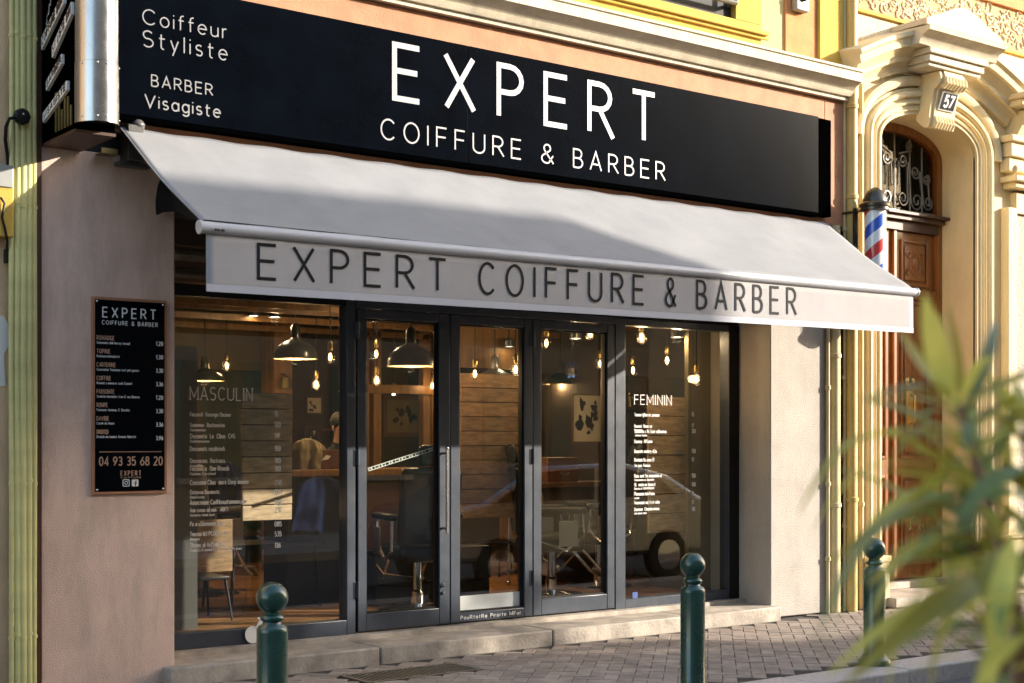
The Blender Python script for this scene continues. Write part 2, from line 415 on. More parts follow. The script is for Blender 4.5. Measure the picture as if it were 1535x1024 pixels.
mat('wood_amber', (.22, .105, .028), .45, bump=.15, bscale=12, var=.3, vscale=4, stretch=(4, 4, .6))
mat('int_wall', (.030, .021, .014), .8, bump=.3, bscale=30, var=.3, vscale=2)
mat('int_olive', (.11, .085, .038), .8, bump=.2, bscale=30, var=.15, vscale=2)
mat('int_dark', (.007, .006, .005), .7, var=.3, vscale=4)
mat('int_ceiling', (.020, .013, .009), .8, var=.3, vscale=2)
mat('chalkboard', (.012, .028, .02), .5, var=.4, vscale=6)
mat('leather', (.005, .005, .0055), .35, bump=.25, bscale=90, bdist=.004)
mat('leather_grey', (.085, .08, .075), .4, bump=.25, bscale=60)
mat('leather_tan', (.11, .038, .015), .4, bump=.25, bscale=60, var=.15)
mat('jacket_beige', (.24, .20, .12), .9, bump=.3, bscale=60)
mat('cloth_blue', (.003, .009, .040), .9, bump=.3, bscale=60, spec=.15)
mat('shirt_black', (.012, .012, .014), .9, bump=.3, bscale=20)
mat('skin', (.45, .25, .17), .5)
mat('hair', (.012, .009, .007), .6, bump=.5, bscale=60)
mat('paper', (.62, .56, .40), .8, var=.06, vscale=5)
mat('paper_white', (.75, .74, .70), .7)
mat('mirror', (.75, .70, .62), .03, metal=1.)
mat('bulb_glow', (1., .58, .20), .3, emit=7.)
mat('spot_glow', (1., .80, .52), .3, emit=8.)
mat('bulb_glass', (.9, .7, .4), .1, emit=.6)
mat('enamel_dark', (.030, .034, .032), .3, coat=.4)
mat('enamel_green', (.04, .05, .022), .28, coat=.4, metal=.4)
mat('enamel_inner', (.40, .32, .20), .5)
mat('zinc', (.42, .42, .40), .35, metal=.7)
mat('pole_white', (.85, .85, .85), .3, coat=.5)
mat('pole_red', (.72, .04, .04), .3, coat=.5)
mat('pole_blue', (.02, .10, .55), .3, coat=.5)
mat('cap_dark', (.085, .075, .06), .3, metal=.8)
mat('grey_box', (.34, .34, .32), .5, metal=.3)
mat('sticker_blue', (.03, .07, .28), .5)
mat('kick_film', (.66, .68, .66), .6)
mat('leaf', (.34, .34, .07), .42, rand=.35, var=.2, vscale=6)
mat('leaf_teal', (.18, .26, .12), .4, rand=.25, var=.15, vscale=6)
mat('stem', (.24, .13, .08), .7)
mat('terracotta', (.42, .17, .09), .8, bump=.2, bscale=30)
mat('soil', (.04, .028, .02), .95, bump=.8, bscale=30)
mat('facade_far', (.28, .24, .18), .9, var=.08, vscale=1)
mat('facade_far2', (.42, .32, .22), .9, var=.08, vscale=1)
mat('shutter', (.10, .16, .13), .7)
mat('car_silver', (.42, .43, .44), .25, metal=.7, coat=.7)
mat('car_glass', (.02, .025, .03), .05, spec=.9)
mat('tyre', (.015, .015, .015), .8)
mat('red_lamp', (.55, .01, .015), .15, coat=.6)
mat('foliage', (.06, .11, .03), .6, var=.3, vscale=2)
mat('bark', (.16, .12, .08), .9, bump=.6, bscale=14)
for nm in ('leaf', 'leaf_teal', 'foliage'):
    m = MATS[nm]; n = m.node_tree.nodes; l = m.node_tree.links; b = n['Principled BSDF']
    tr = n.new('ShaderNodeBsdfTranslucent'); ms = n.new('ShaderNodeMixShader'); ms.inputs[0].default_value = .45
    src = b.inputs['Base Color'].links[0].from_socket
    hs = n.new('ShaderNodeHueSaturation'); hs.inputs['Value'].default_value = 2.2; hs.inputs['Hue'].default_value = .485; l.new(src, hs.inputs['Color'])
    l.new(hs.outputs[0], tr.inputs[0]); l.new(b.outputs[0], ms.inputs[1]); l.new(tr.outputs[0], ms.inputs[2])
    l.new(ms.outputs[0], n['Material Output'].inputs[0])

# ------------------------------------------------------------------ ground
tag(MB().box(-60, 120, -8.4, -2.62, -.3, -.12).build('road', 'asphalt'), 'dark asphalt street in front of the kerb', kind='structure')
tag(MB().box(-60, 120, -60, -8.4, -.3, 0).build('opposite_pavement', 'kerb_granite'), 'plain pavement on the camera side of the street', kind='structure')
tag(MB().box(-60, 120, 10, 90, -.3, -.02).build('ground', 'joint'), 'ground behind the buildings', kind='structure')
pav = tag(MB().box(-20, 60, -2.27, 10, -.3, -.012).build('pavement', 'joint'), 'herringbone brick pavement in front of the shop', kind='structure')
# pavers
def paver_mesh(i):
    L, Wd = .2, .1; g = .004; h = .012; c = .004
    mb = MB()
    x0, x1, y0, y1 = g / 2, L - g / 2, g / 2, Wd - g / 2
    vs = [(x0, y0, -.02), (x1, y0, -.02), (x1, y1, -.02), (x0, y1, -.02), (x0, y0, -c), (x1, y0, -c), (x1, y1, -c), (x0, y1, -c),
          (x0 + c, y0 + c, 0), (x1 - c, y0 + c, 0), (x1 - c, y1 - c, 0), (x0 + c, y1 - c, 0)]
    fs = [(8, 9, 10, 11)] + [(i_, (i_ + 1) % 4, (i_ + 1) % 4 + 4, i_ + 4) for i_ in range(4)] + [(4 + i_, 4 + (i_ + 1) % 4, 8 + (i_ + 1) % 4, 8 + i_) for i_ in range(4)]
    return vs, fs
pv, pf = paver_mesh(0)
places = []
ca, sa = math.cos(R(45)), math.sin(R(45))
rg = random.Random(3)
for a in range(-200, 320):
    for b in range(-260, 200):
        c = (a - b) % 4
        if c not in (0, 3): continue
        ang = 0 if c == 0 else 90
        ox, oy = a * .1 + (0 if c == 0 else .1), b * .1
        wx, wy = ox * ca - oy * sa, ox * sa + oy * ca
        cx_, cy_ = ox + (.1 if c == 0 else -.05), oy + (.05 if c == 0 else .1)
        mx_, my_ = cx_ * ca - cy_ * sa, cx_ * sa + cy_ * ca
        if not (3.2 < mx_ < 24 and -2.20 < my_ < (-.19 if mx_ < 10.3 else -.04)): continue
        if 5.10 < mx_ < 6.02 and -.80 < my_ < -.42: continue
        Z = mx_ * SY + (my_ - CAMY) * CY; X = mx_ * CY - (my_ - CAMY) * SY
        px = CXP + FPX * X / Z; py = HYP + FPX * CAMZ / Z
        vis = -20 < px < 1560 and py < 1040
        places.append((Z if vis else Z + 100, wx, wy, ang + 45, rg.uniform(-.0025, .0015)))
places.sort()
pme = bpy.data.meshes.new('paver'); pme.from_pydata(pv, [], pf); pme.materials.append(MATS['paver'])
rest = MB()
for k, (Z, wx, wy, an, dz) in enumerate(places):
    if k < 300:
        o = bpy.data.objects.new('paver', pme); COL.objects.link(o); o.location = (wx, wy, dz); o.rotation_euler.z = R(an); o.parent = pav
    else:
        cc, ss = math.cos(R(an)), math.sin(R(an))
        rest.add([(wx + v[0] * cc - v[1] * ss, wy + v[0] * ss + v[1] * cc, v[2] + dz) for v in pv], pf)
tag(rest.build('paver_field', 'paver', pav, smooth=0), kind='stuff')
# drain grate
dg = thing('drain_grate', 'slotted metal drain grate let into the brick pavement before the step', 'drain grate', (5.13, -.78, 0))
mb = MB(); mb.box(5.10, 6.04, -.80, -.77, -.02, .004).box(5.10, 6.04, -.45, -.42, -.02, .004).box(5.10, 5.13, -.77, -.45, -.02, .004).box(6.01, 6.04, -.77, -.45, -.02, .004)
mb.build('rim', 'iron', dg)
for i in range(24):
    x = 5.15 + i * .036
    MB().box(x, x + .016, -.77, -.45, -.02, .002).build('bar', 'iron', dg)
# kerb
kb = tag(MB().box(-20, 60, -2.60, -2.29, -.3, -.012).build('kerb', 'joint'), 'granite kerb along the pavement edge', kind='structure')
x = -2.
rg = random.Random(8)
while x < 26:
    L = rg.uniform(.85, 1.15)
    MB().box(x + .004, x + L - .004, -2.615, -2.275, -.25, rg.uniform(-.003, .002)).build('kerb_stone', 'kerb_granite', kb, bevel=.015)
    x += L

# ------------------------------------------------------------------ shop building
SB = thing('shop_building', 'pink and yellow rendered building holding the barber shop', 'building', (7, 0, 0))
SL = .15   # threshold level
MB().box(3.19, 4.09, 0, .9, 0, 3.46).build('left_pillar', 'stucco_pink', SB, bevel=.01)
MB().box(3.19, 4.09, .03, .9, 3.462, 4.0).build('pillar_head', 'int_dark', SB)
MB().box(9.85, 10.62, 0, .9, 0, 3.62).build('right_pillar', 'stucco_white', SB, bevel=.01)
MB().box(4.092, 9.848, .02, .9, 3.23, 4.0).build('lintel', 'int_dark', SB)
MB().box(3.19, 10.62, .06, .9, 4.002, 4.98).build('fascia_wall', 'copper_band', SB)
mb = MB(); mb.box(3.4, 10.55, -.03, .058, 4.60, 4.80).box(10.55, 10.86, -.03, .058, 3.62, 4.80); mb.build('copper_surround', 'copper_band', SB, bevel=.008)
MB().box(3.5, 10.546, -.025, .0195, 3.60, 3.70).build('copper_fillet', 'copper_band', SB)
# cornice: profile swept along x (a = outwards, b = up)
prof = [(0, 0), (.05, 0), (.05, .035), (.075, .035), (.085, .05), (.10, .085), (.135, .12), (.18, .145), (.20, .15), (.20, .235), (.215, .24), (.215, .262), (0, .28)]
MB().sweep(prof, [((2.9, -.035, 4.80), (0, -1, 0), (0, 0, 1)), ((10.84, -.035, 4.80), (0, -1, 0), (0, 0, 1))]).build('cornice', 'cornice_cream', SB, fix=True, smooth=20)
MB().box(2.9, 10.84, -.033, .0595, 4.803, 5.07).build('cornice_bed', 'cornice_cream', SB)
MB().box(3.19, 10.86, .0, .9, 5.075, 9.0).build('upper_wall', 'yellow_pale', SB)
MB().box(10.03, 10.45, -.02, -.001, 4.99 + .09, 9.).build('orange_band', 'orange_wall', SB)
MB().box(10.46, 10.80, -.05, -.001, 5.076, 9.).build('corner_pilaster', 'yellow_wall', SB, bevel=.006)
# window surrounds of the upper floor
for (xa, xb) in ((3.9, 5.9), (7.35, 9.62)):
    ws = MB().box(xa, xb, -.10, -.001, 5.10, 5.30).build('window_surround', 'yellow_wall', SB, bevel=.006)
    MB().box(xa - .04, xb + .04, -.16, -.102, 5.20, 5.235).box(xa - .07, xb + .07, -.13, -.1015, 5.17, 5.197).build('ledge', 'yellow_wall', ws, bevel=.004)
    MB().box(xb - .32, xb, -.10, -.001, 5.302, 7.4).build('jamb', 'yellow_wall', ws)
    MB().box(xa, xa + .32, -.10, -.001, 5.302, 7.4).build('jamb', 'yellow_wall', ws)
    MB().box(xa + .322, xb - .322, -.04, -.001, 5.302, 7.4).build('shutter', 'int_dark', ws)
    MB().tube([(xa + .34, -.14, 5.42), (xb - .36, -.14, 5.42)], .022).tube([(xb - .36, -.14, 5.42), (xb - .36, -.02, 5.42)], .018).tube([(xb - .36, -.14, 5.42), (xb - .36, -.14, 6.2)], .018).build('window_bar', 'iron', ws)
lb = thing('wall_lamp', 'small grey square lamp housing high on the orange strip of wall', 'lamp', at(1195, 0, -.03))
p = at(1195, 14, -.02)
MB().box(p.x - .08, p.x + .09, -.09, -.021, p.z - .03, p.z + .3).build('housing', 'grey_box', lb, bevel=.012)
MB().lathe((p.x, -.091, p.z + .1), [(.045, 0), (.05, .012), (.03, .03)], 16, axis=(0, -1, 0)).build('lens', 'dark_metal', lb)

# step
st = thing('door_step', 'long worn stone step under the shop windows and doors', 'step', (4.1, 0, 0))
for xa, xb in ((4.0, 5.62), (5.625, 7.22), (7.225, 8.75), (8.755, 9.86)):
    MB().box(xa + .003, xb - .003, -.12, .9, -.02, .115).build('stone_slab', 'step_stone', st, bevel=.012)
MB().box(4.095, 9.846, .30, .8, .10, .15).build('sill', 'step_stone', st, bevel=.004)

# ------------------------------------------------------------------ shopfront frames, glass
GY = .45
def xg(px, y=GY): return at(px, 600, y).x
def frame_rect(mb, xa, xb, za, zb, wl, wr, wb, wt_, ya, yb):
    mb.box(xa, xa + wl, ya, yb, za, zb).box(xb - wr, xb, ya, yb, za, zb)
    mb.box(xa + wl, xb - wr, ya + .002, yb - .002, za, za + wb).box(xa + wl, xb - wr, ya + .002, yb - .002, zb - wt_, zb)
YF = GY - .06
# left fixed window (its glass runs up to the lintel)
xL0, xL1 = 4.094, xg(533, YF)
LW = thing('shop_window', 'large left window with the masculine price list in white lettering', 'window', (xL0, GY, SL))
mb = MB(); frame_rect(mb, xL0, xL1, SL, 3.228, .06, .075, .11, .06, YF, GY + .06); mb.build('frame', 'frame_grey', LW, bevel=.004)
MB().box(xL0 + .06, xL1 - .075, YF + .01, GY + .05, 2.62, 2.70).build('transom_bar', 'gasket', LW)
gL = MB().box(xL0 + .055, xL1 - .07, GY - .004, GY + .004, SL + .1, 3.17).build('pane', 'glass', LW)
# top frame over the doors (transom box)
DH = thing('door_head_frame', 'dark metal transom panel above the folding glass doors', 'transom', (xL1, GY, 2.66))
xD = [xg(536, YF), xg(675, YF), xg(799, YF), xg(922, YF)]
xR0, xR1 = xg(922, YF) + .006, 9.846
MB().box(xL1 + .002, xR1, YF + .005, GY + .06, 2.672, 3.228).build('head_panel', 'gasket', DH)
MB().box(xL1 + .002, xR0 - .002, YF - .02, GY + .06, 2.61, 2.67).build('head_rail', 'frame_grey', DH, bevel=.004)
# doors
def door(xa, xb, label, wl, wr, handle=None, hinge_side=None, kick=False, wb=.13):
    d = thing('glass_door', label, 'door', (xa, GY, SL))
    mb = MB(); frame_rect(mb, xa + .004, xb - .004, SL + .012, 2.606, wl, wr, wb, .07, YF, GY + .03); mb.build('frame', 'frame_grey', d, bevel=.005)
    # raised inner bead
    mb = MB(); frame_rect(mb, xa + .004 + wl, xb - .004 - wr, SL + .012 + wb, 2.534, .014, .014, .014, .014, YF + .018, GY - .012)
    mb.build('glazing_bead', 'gasket', d)
    MB().box(xa + .004 + wl - .004, xb - wr, GY - .004, GY + .004, SL + .012 + wb - .004, 2.54).build('pane', 'glass', d)
    MB().box(xa + .001, xa + .0035, YF + .01, GY + .02, SL + .012, 2.606).build('seal', 'gasket', d)
    for z in (.42, 1.42, 2.38):
        hx = xb if hinge_side == 'r' else xa
        if hinge_side: MB().lathe((hx, YF - .008, z), [(.013, 0), (.013, .12)], 10).box(hx - .035, hx + .035, YF - .0035, YF - .0005, z, z + .12).build('hinge', 'frame_grey', d)
    return d
d1 = door(xD[0], xD[1], 'left glass door with the long pull handle beside its right edge', .075, .10, hinge_side='l')
d2 = door(xD[1], xD[2], 'middle glass door with a white film strip along its bottom', .09, .085, hinge_side='r', wb=.075)
d3 = door(xD[2], xD[3], 'right glass door with the chrome barber chair behind it', .085, .085, hinge_side=None)
# pull handle on d1
hx = xg(669.5, YF - .06); zt, zb_ = at(669, 672, YF - .06).z, at(669, 800, YF - .06).z
hd = MB(); hd.tube([(hx, YF - .065, zb_), (hx, YF - .065, zt)], .011, 10)
hd.tube([(hx, YF - .065, zt - .04), (hx, YF, zt - .04)], .010).tube([(hx, YF - .065, zb_ + .04), (hx, YF, zb_ + .04)], .010).sphere((hx, YF - .065, zt), .016)
hd.build('pull_handle', 'steel', d1)
MB().lathe((hx - .0, YF - .001, 1.02 - .55), [(.018, 0), (.016, .014), (.006, .03)], 12, axis=(0, -1, 0)).lathe((hx + .008, YF - .001, .41), [(.014, 0), (.012, .014)], 12, axis=(0, -1, 0)).build('lock', 'steel', d1)
# kick film
a, b = at(686, 929, GY - .006), at(785, 892, GY - .006)
MB().box(xD[1] + .1, xD[2] - .095, GY - .0075, GY - .0045, SL + .082, .365).build('kick_film', 'kick_film', d2)
mb = MB(); rr = random.Random(4)
letter(mb, 'PouRtotRe Pirorte MFor', (xD[1] + .10, YF - .0005, SL + .035), XU, ZU, NY, .028, width=.60, wt=.16)
mb.build('lettering', 'vinyl', d2)
# right fixed window
RW = thing('shop_window', 'narrower right window with the feminine price list in white lettering', 'window', (xR0, GY, SL))
mb = MB(); frame_rect(mb, xR0, xR1, SL - .02, 2.668, .115, .13, .10, .06, YF, GY + .06); mb.build('frame', 'frame_grey', RW, bevel=.004)
MB().box(xR0 + .11, xR1 - .125, GY - .004, GY + .004, SL + .07, 2.612).build('pane', 'glass', RW)
MB().box(xR1 - .128, xR1, YF - .004, YF - .0005, SL - .02, 2.668).build('cover_strip', 'gasket', RW)

# price lists on the panes
def price_list(parent, title, rows, pxL, pxP, pyT, capT, y, wl):
    O = at(pxL, pyT, y); 
    mb = MB(); p1 = at(wl, pyT, y)
    letter(mb, title, O, XU, ZU, NY, capT, width=(p1.x - O.x), wt=.085, serif=True, track=.26)
    mb.build('title_lettering', 'vinyl', parent)
    for (py, txt, sub, price, big) in rows:
        mb = MB(); o = at(pxL, py, y)
        letter(mb, txt, o, XU, ZU, NY, .031 * big, wt=.15, track=.24, xs=.72)
        if sub: letter(mb, sub, o + Vector((0, 0, -.030)), XU, ZU, NY, .018, wt=.17, track=.22, xs=.95)
        if price: letter(mb, price, at(pxP, py, y), XU, ZU, NY, .034, wt=.18, track=.24, xs=.8)
        mb.build('price_row', 'vinyl', parent)
rowsM = [(624, 'Fiaconotl  Ronomgin Oncione', '', '15', .9), (640, 'Soanemen  Roctnonoteo', 'Soanementon', '120', .9), (657, 'Ovosoneta  Low Clboo  CMS', 'Daobonossonese', '119', 1.),
         (676, 'Dnosomots rocobsinob', '', '150', 1.), (694, 'Oasroacnos  Roctroncs', 'Acotoeson', '180', .95), (706, 'Fnicoons a  Ooe Ritoosb', 'Fracteins Cracotsneol', '180', 1.),
         (727, 'Covosona Clioo Jmora Oonp moonar', '', '230', 1.05), (741, 'Ootoorna Boconoots', 'DanoAvotoe', '023', .9), (757, 'Aosocnoioe CorlHonuotsnnannsoae', '', '580', 1.05),
         (768, 'Avo conoo od oon   ADOS', 'Avtronsn tonos oooa', '230', .9), (789, 'Powo uSbonoone Ioron', '', '085', 1.), (804, 'Tnocnoi bLl PCOOSL on', 'Aanopss', '535', .95), (821, 'Thonos ol AcCnob On v', 'DonocCs O oomoa to oso oon boooty onost', '136', 1.)]
price_list(LW, 'MASCULIN', rowsM, 285, 412, 599, .088, GY - .006, 378)
rowsF = [(624, 'Tamooe lgRoo ats poaoooe', '', '15', .9), (641, 'Rsoomot  Ronao oot', 'Disonomen', '17', .85), (649, 'Sonoomtns c Rs Toant onDoootons', 'Janbnora Tooton', '120', .9), (664, 'Doonosy  ARSoomo', '', '', .9),
         (679, 'Boosrots rontorry oEts', '', '150', .95), (692, 'Biriohats lLs onoe El', '', '17', .95), (700, 'Tns oosa  Fodooos', '', '', .8), (716, 'Roas oont Sm onomonton ot', 'Chooanonto ao Zoonorots', '150', .95),
         (729, 'NLJ noota oa toono ot', 'Boorsto d TOSTONINDAR', '100', .9), (743, 'Pharosono ton Fonos', 'oonom', '18', .95), (756, 'Nooonomot nat To ot oobn', '', '17', .9), (766, 'Doororoe  Chncolos ontons', 'ooa aoooe tono', '110', .9)]
price_list(RW, 'FEMININ', rowsF, 951, 1037, 606, .082, GY - .006, 1006)
# stickers bottom of left window
p = at(486, 941, GY - .006); MB().lathe(p, [(.040, 0), (.040, .002)], 24, axis=(0, -1, 0)).build('round_sticker', 'white_letter', LW)
MB().lathe(p + Vector((.006, -.0022, 0)), [(.017, 0), (.017, .001)], 16, axis=(0, -1, 0)).build('sticker_print', 'leather_tan', LW)
p = at(506, 938, GY - .006)
MB().prism([(0, .055), (.018, .02), (.026, -.01), (.018, -.035), (-.018, -.035), (-.026, -.01), (-.018, .02)], p, XU, ZU, (0, -.002, 0)).build('blue_sticker', 'sticker_blue', LW)
p = at(948, 900, GY - .006); MB().box(p.x, p.x + .06, p.y - .002, p.y, p.z, p.z + .07).build('blue_sticker', 'sticker_blue', RW)

# ------------------------------------------------------------------ fascia sign
FS = thing('fascia_sign', 'long black fascia sign reading EXPERT COIFFURE & BARBER', 'sign', (3.66, -.1, 3.7))
MB().box(3.62, 6.4, -.12, -.032, 3.70, 4.585).build('panel', 'black_panel', FS, bevel=.003)
MB().box(6.403, 10.36, -.12, -.032, 3.70, 4.585).build('panel', 'black_panel', FS, bevel=.003)
MB().box(10.362, 10.545, -.11, -.032, 3.68, 4.575).build('panel_end', 'black_edge', FS)
MB().box(3.62, 10.36, -.124, -.034, 3.668, 3.697).build('edge_trim', 'black_edge', FS)
SYP = -.1205
def sign_line(txt, pl, pt, pr, wt_, m, track=.3, ext=.003, parent=FS, y=SYP, name='lettering'):
    """pl=(px,py) foot left, pt=(px,py) top left, pr=px right edge"""
    o = at(pl[0], pl[1], y); h = at(pt[0], pt[1], y).z - o.z
    s = wt_ * h / 2
    letters_sep(txt, o + Vector((s, 0, s)), XU, h - 2 * s, at(pr, 100, y).x - o.x - 2 * s, wt_, track, m, parent, ext)
sign_line('EXPEQT', (587, 151), (587, 61), 984, .108, 'silver_letter', track=.52)
sign_line('COIFFURE & BARBER', (570, 209), (570, 176), 997, .085, 'silver_letter', track=.42)
sign_line('Coiffeur', (213, 36), (213, 12), 340, .085, 'silver_letter', track=.24)
sign_line('Styliste', (213, 70), (213, 44), 341, .085, 'silver_letter', track=.30)
sign_line('BARBER', (226, 130), (226, 111), 319, .11, 'silver_letter', track=.30)
sign_line('Visagiste', (216, 161), (216, 140), 331, .12, 'silver_letter', track=.24)

# ------------------------------------------------------------------ awning
AW = thing('awning', 'grey white fabric awning with shop name on its valance', 'awning', (3.7, 0, 3.62))
def aw_pt(u, v):      # u 0..1 left-right, v 0..1 wall-front
    a = Vector((3.669 + u * (10.49 - 3.669), -.10, 3.62)); b = Vector((3.726 + u * (10.32 - 3.726), -1.2, 2.885 + .03 * u))
    p = a.lerp(b, v)
    sag = -.030 * math.sin(math.pi * v) * (1 - .15 * math.sin(9 * u))
    wr = .0035 * math.sin(38 * u + 5 * v) * math.sin(math.pi * min(1, v * 1.2)) + .004 * math.sin(13 * u - 7 * v + 1) * math.sin(math.pi * v)
    wr += .004 * math.sin(90 * u - 30 * v) * max(0, 1 - v * 4) + .003 * math.sin(70 * u + 22 * v) * max(0, v * 4 - 3)
    wr += .009 * _nz.noise(Vector((u * 9, v * 2.2, 3.))) * math.sin(math.pi * v)
    wr += .006 * math.exp(-((u - .62 - .25 * (v - .2)) / .012) ** 2) * math.exp(-((v - .2) / .18) ** 2)
    wr += .005 * math.exp(-((u - .30 + .2 * (v - .3)) / .01) ** 2) * math.exp(-((v - .35) / .2) ** 2)
    p.z += sag + wr
    return p
mb = MB(); nu, nv = 160, 24
vs = [aw_pt(i / nu, j / nv) for j in range(nv + 1) for i in range(nu + 1)]
fs = [(j * (nu + 1) + i, (j + 1) * (nu + 1) + i, (j + 1) * (nu + 1) + i + 1, j * (nu + 1) + i + 1) for j in range(nv) for i in range(nu)]
mb.add(vs, fs); ca_ = mb.build('canopy', 'fabric', AW, smooth=60)
sm = ca_.modifiers.new('s', 'SOLIDIFY'); sm.thickness = .003
MB().tube([aw_pt(0, v / 8) + Vector((0, 0, -.004)) for v in range(9)], .005, 6).build('side_hem', 'fabric', AW)
MB().tube([aw_pt(1, v / 8) + Vector((0, 0, -.004)) for v in range(9)], .005, 6).build('side_hem', 'fabric', AW)
MB().tube([(3.70, -1.215, 2.850), (10.335, -1.215, 2.878)], .036, 20).build('front_bar', 'bar_white', AW)
MB().tube([(3.688, -1.215, 2.8495), (3.7, -1.215, 2.8505)], .041, 20).build('end_cap', 'bar_white', AW)
MB().tube([(10.334, -1.215, 2.8785), (10.346, -1.215, 2.8785)], .041, 20).build('end_cap', 'bar_white', AW)
MB().box(3.74, 10.3, -1.185, -1.178, 2.895, 2.902).build('fabric_groove', 'ink', AW)
mb = MB(); letter(mb, 'eeo eo', at(322, 346, -1.253), XU, ZU, NY, .018, wt=.2, track=.2); mb.build('bar_print', 'ink', AW)
# valance, slightly wavy
mb = MB(); nu = 120
def val_pt(u, v):
    x = 3.735 + u * (10.30 - 3.735); zt_ = 2.822 + .028 * u; zb2 = 2.478 + .05 * u
    return Vector((x, -1.215 - .002 * math.sin(7 * u + 1) * v, zt_ + (zb2 - zt_) * v))
vs = [val_pt(i / nu, j / 6) for j in range(7) for i in range(nu + 1)]
fs = [(j * (nu + 1) + i, (j + 1) * (nu + 1) + i, (j + 1) * (nu + 1) + i + 1, j * (nu + 1) + i + 1) for j in range(6) for i in range(nu)]
mb.add(vs, fs); va = mb.build('valance', 'valance_cloth', AW, smooth=60)
sm = va.modifiers.new('s', 'SOLIDIFY'); sm.thickness = .003; sm.offset = 1
mb = MB(); nu = 60
vs = [val_pt(i / nu, 1) + Vector((0, -.006 if j in (0, 1) else .002, (.045, 0, 0, .045)[j])) for j in range(4) for i in range(nu + 1)]
fs = [(j * (nu + 1) + i, (j + 1) * (nu + 1) + i, (j + 1) * (nu + 1) + i + 1, j * (nu + 1) + i + 1) for j in range(3) for i in range(nu)]
mb.add(vs, fs).build('hem', 'hem', AW, smooth=30)
LY = -1.2205
o1 = at(384, 417, LY); h1 = at(384, 362, LY).z - o1.z; w1 = at(1195, 440, LY).x - o1.x
for word, pa, pb in (('EXPERT', 384, 671), ('COIFFURE', 716, 967), ('&', 996, 1015), ('BARBER', 1043, 1195)):
    ow = at(pa, 417, LY); ww = at(pb, 417, LY).x - ow.x; ow.z = o1.z + (ow.x - o1.x) * .0065
    letters_sep(word, ow + Vector((.015, 0, 0)), Vector((1, 0, .0065)), h1 * .93, ww - .03, .10, .5, 'ink', va, .0012)
# roller tube, arms, side plates
MB().tube([(3.78, -.05, 3.585), (10.46, -.05, 3.585)], .03, 14).build('roller', 'bar_white', AW)
for xx in (4.3, 9.9):
    MB().tube([(xx, -.04, 3.35), (xx + .5 * (1 if xx < 6 else -1), -.62, 3.02), (xx, -1.18, 2.84)], .02, 8).build('folding_arm', 'bar_white', AW)
for xx in (3.70,):
    pts = [(0.0, 3.42), (-.03, 3.36)]
def gusset(xx, name='side_plate'):
    poly = [(-.03, 3.30), (.0, 3.46), (-.25, 3.43), (-.78, 3.08), (-1.15, 2.86), (-.55, 2.955), (-.30, 2.97), (-.10, 2.93), (-.012, 2.86)]
    MB().prism([(p[0], p[1]) for p in poly], (xx, 0, 0), (0, 1, 0), (0, 0, 1), (.006, 0, 0)).build(name, 'enamel_dark', AW, fix=True)
def gusset2():
    # dark sheet closing the end of the awning, seen below the fabric edge
    pts = []
    L = at(237, 275, -.06); 
    P = [at(240, 268, -.05), at(236, 280, -.04), at(233, 300, -.03), at(233.5, 322, -.02), at(236, 322, -.03), at(243, 318, -.1), at(262, 317, -.3), at(285, 324, -.6), at(300, 333, -.9), at(290, 322, -.82), at(262, 294, -.4)]
    return P
P = gusset2(); mb = MB()
n_ = len(P); mb.add(P + [p + Vector((.006, .0, .0)) for p in P], [tuple(range(n_)), tuple(range(n_, 2 * n_))[::-1]] + [(i, (i + 1) % n_, (i + 1) % n_ + n_, i + n_) for i in range(n_)])
mb.build('side_plate', 'ink', AW, fix=True, smooth=0)
gusset(10.30)
# wall bracket left of the awning
p = at(200, 222, -.08)
MB().box(p.x - .06, p.x + .05, -.14, -.001, p.z - .09, p.z + .14).lathe((p.x + .02, -.10, p.z + .13), [(.045, 0), (.05, .02), (.03, .05)], 12).box(p.x - .10, p.x + .12, -.08, -.0015, p.z - .12, p.z - .092).build('wall_bracket', 'leather_grey', AW, bevel=.005)
p = at(157, 232, -.03)
bk = thing('metal_clip', 'small yellowed angle bracket screwed under the projecting sign', 'bracket', p)
MB().box(p.x - .05, p.x + .06, -.10, -.0015, p.z - .004, p.z + .004).box(p.x - .05, p.x + .06, -.104, -.1005, p.z - .004, p.z + .03).build('plate', 'brass_dull', bk)

# ------------------------------------------------------------------ projecting sign with steel nose
PS = thing('projecting_sign', 'black box sign with lit white letter strips and a brushed steel half round nose', 'sign', (3.2, -.57, 3.46))
MB().box(3.20, 3.445, -.57, -.002, 3.47, 5.6).build('cabinet', 'black_edge', PS, bevel=.004)
MB().box(3.195, 3.45, -.57, -.002, 3.45, 3.468).build('base_plate', 'wood_dark', PS)
hc = MB()
for za, zb2, e in ((3.50, 3.86, .003), (3.862, 5.6, 0)):
    pr_ = [(3.3225 - (.1275 + e) * math.cos(t), -.572 - (.16 + e) * math.sin(t)) for t in [math.pi * i / 20 for i in range(21)]]
    n_ = len(pr_)
    hc.add([(a_, b_, za) for a_, b_ in pr_] + [(a_, b_, zb2) for a_, b_ in pr_], [(i, i + 1, i + 1 + n_, i + n_) for i in range(n_ - 1)])
hc.build('steel_nose', 'steel', PS, fix=False, smooth=60)
MB().add([(3.3225 - .12 * math.cos(t), -.574 - .15 * math.sin(t), 3.515) for t in [math.pi * i / 20 for i in range(21)]], [tuple(range(21))]).build('nose_base', 'dark_metal', PS)
mb = MB()
for t in (.5, 1.2, 1.6, 2.0, 2.6):
    q = Vector((3.3225 - .131 * math.cos(t), -.572 - .163 * math.sin(t), 0))
    for z in (3.53, 3.845): MB().sphere(q + Vector((0, 0, z)), .006, 8, 6).build('rivet', 'chrome', PS)
XS = 3.1985
def on_side(px, py): return atx(px, py, XS)
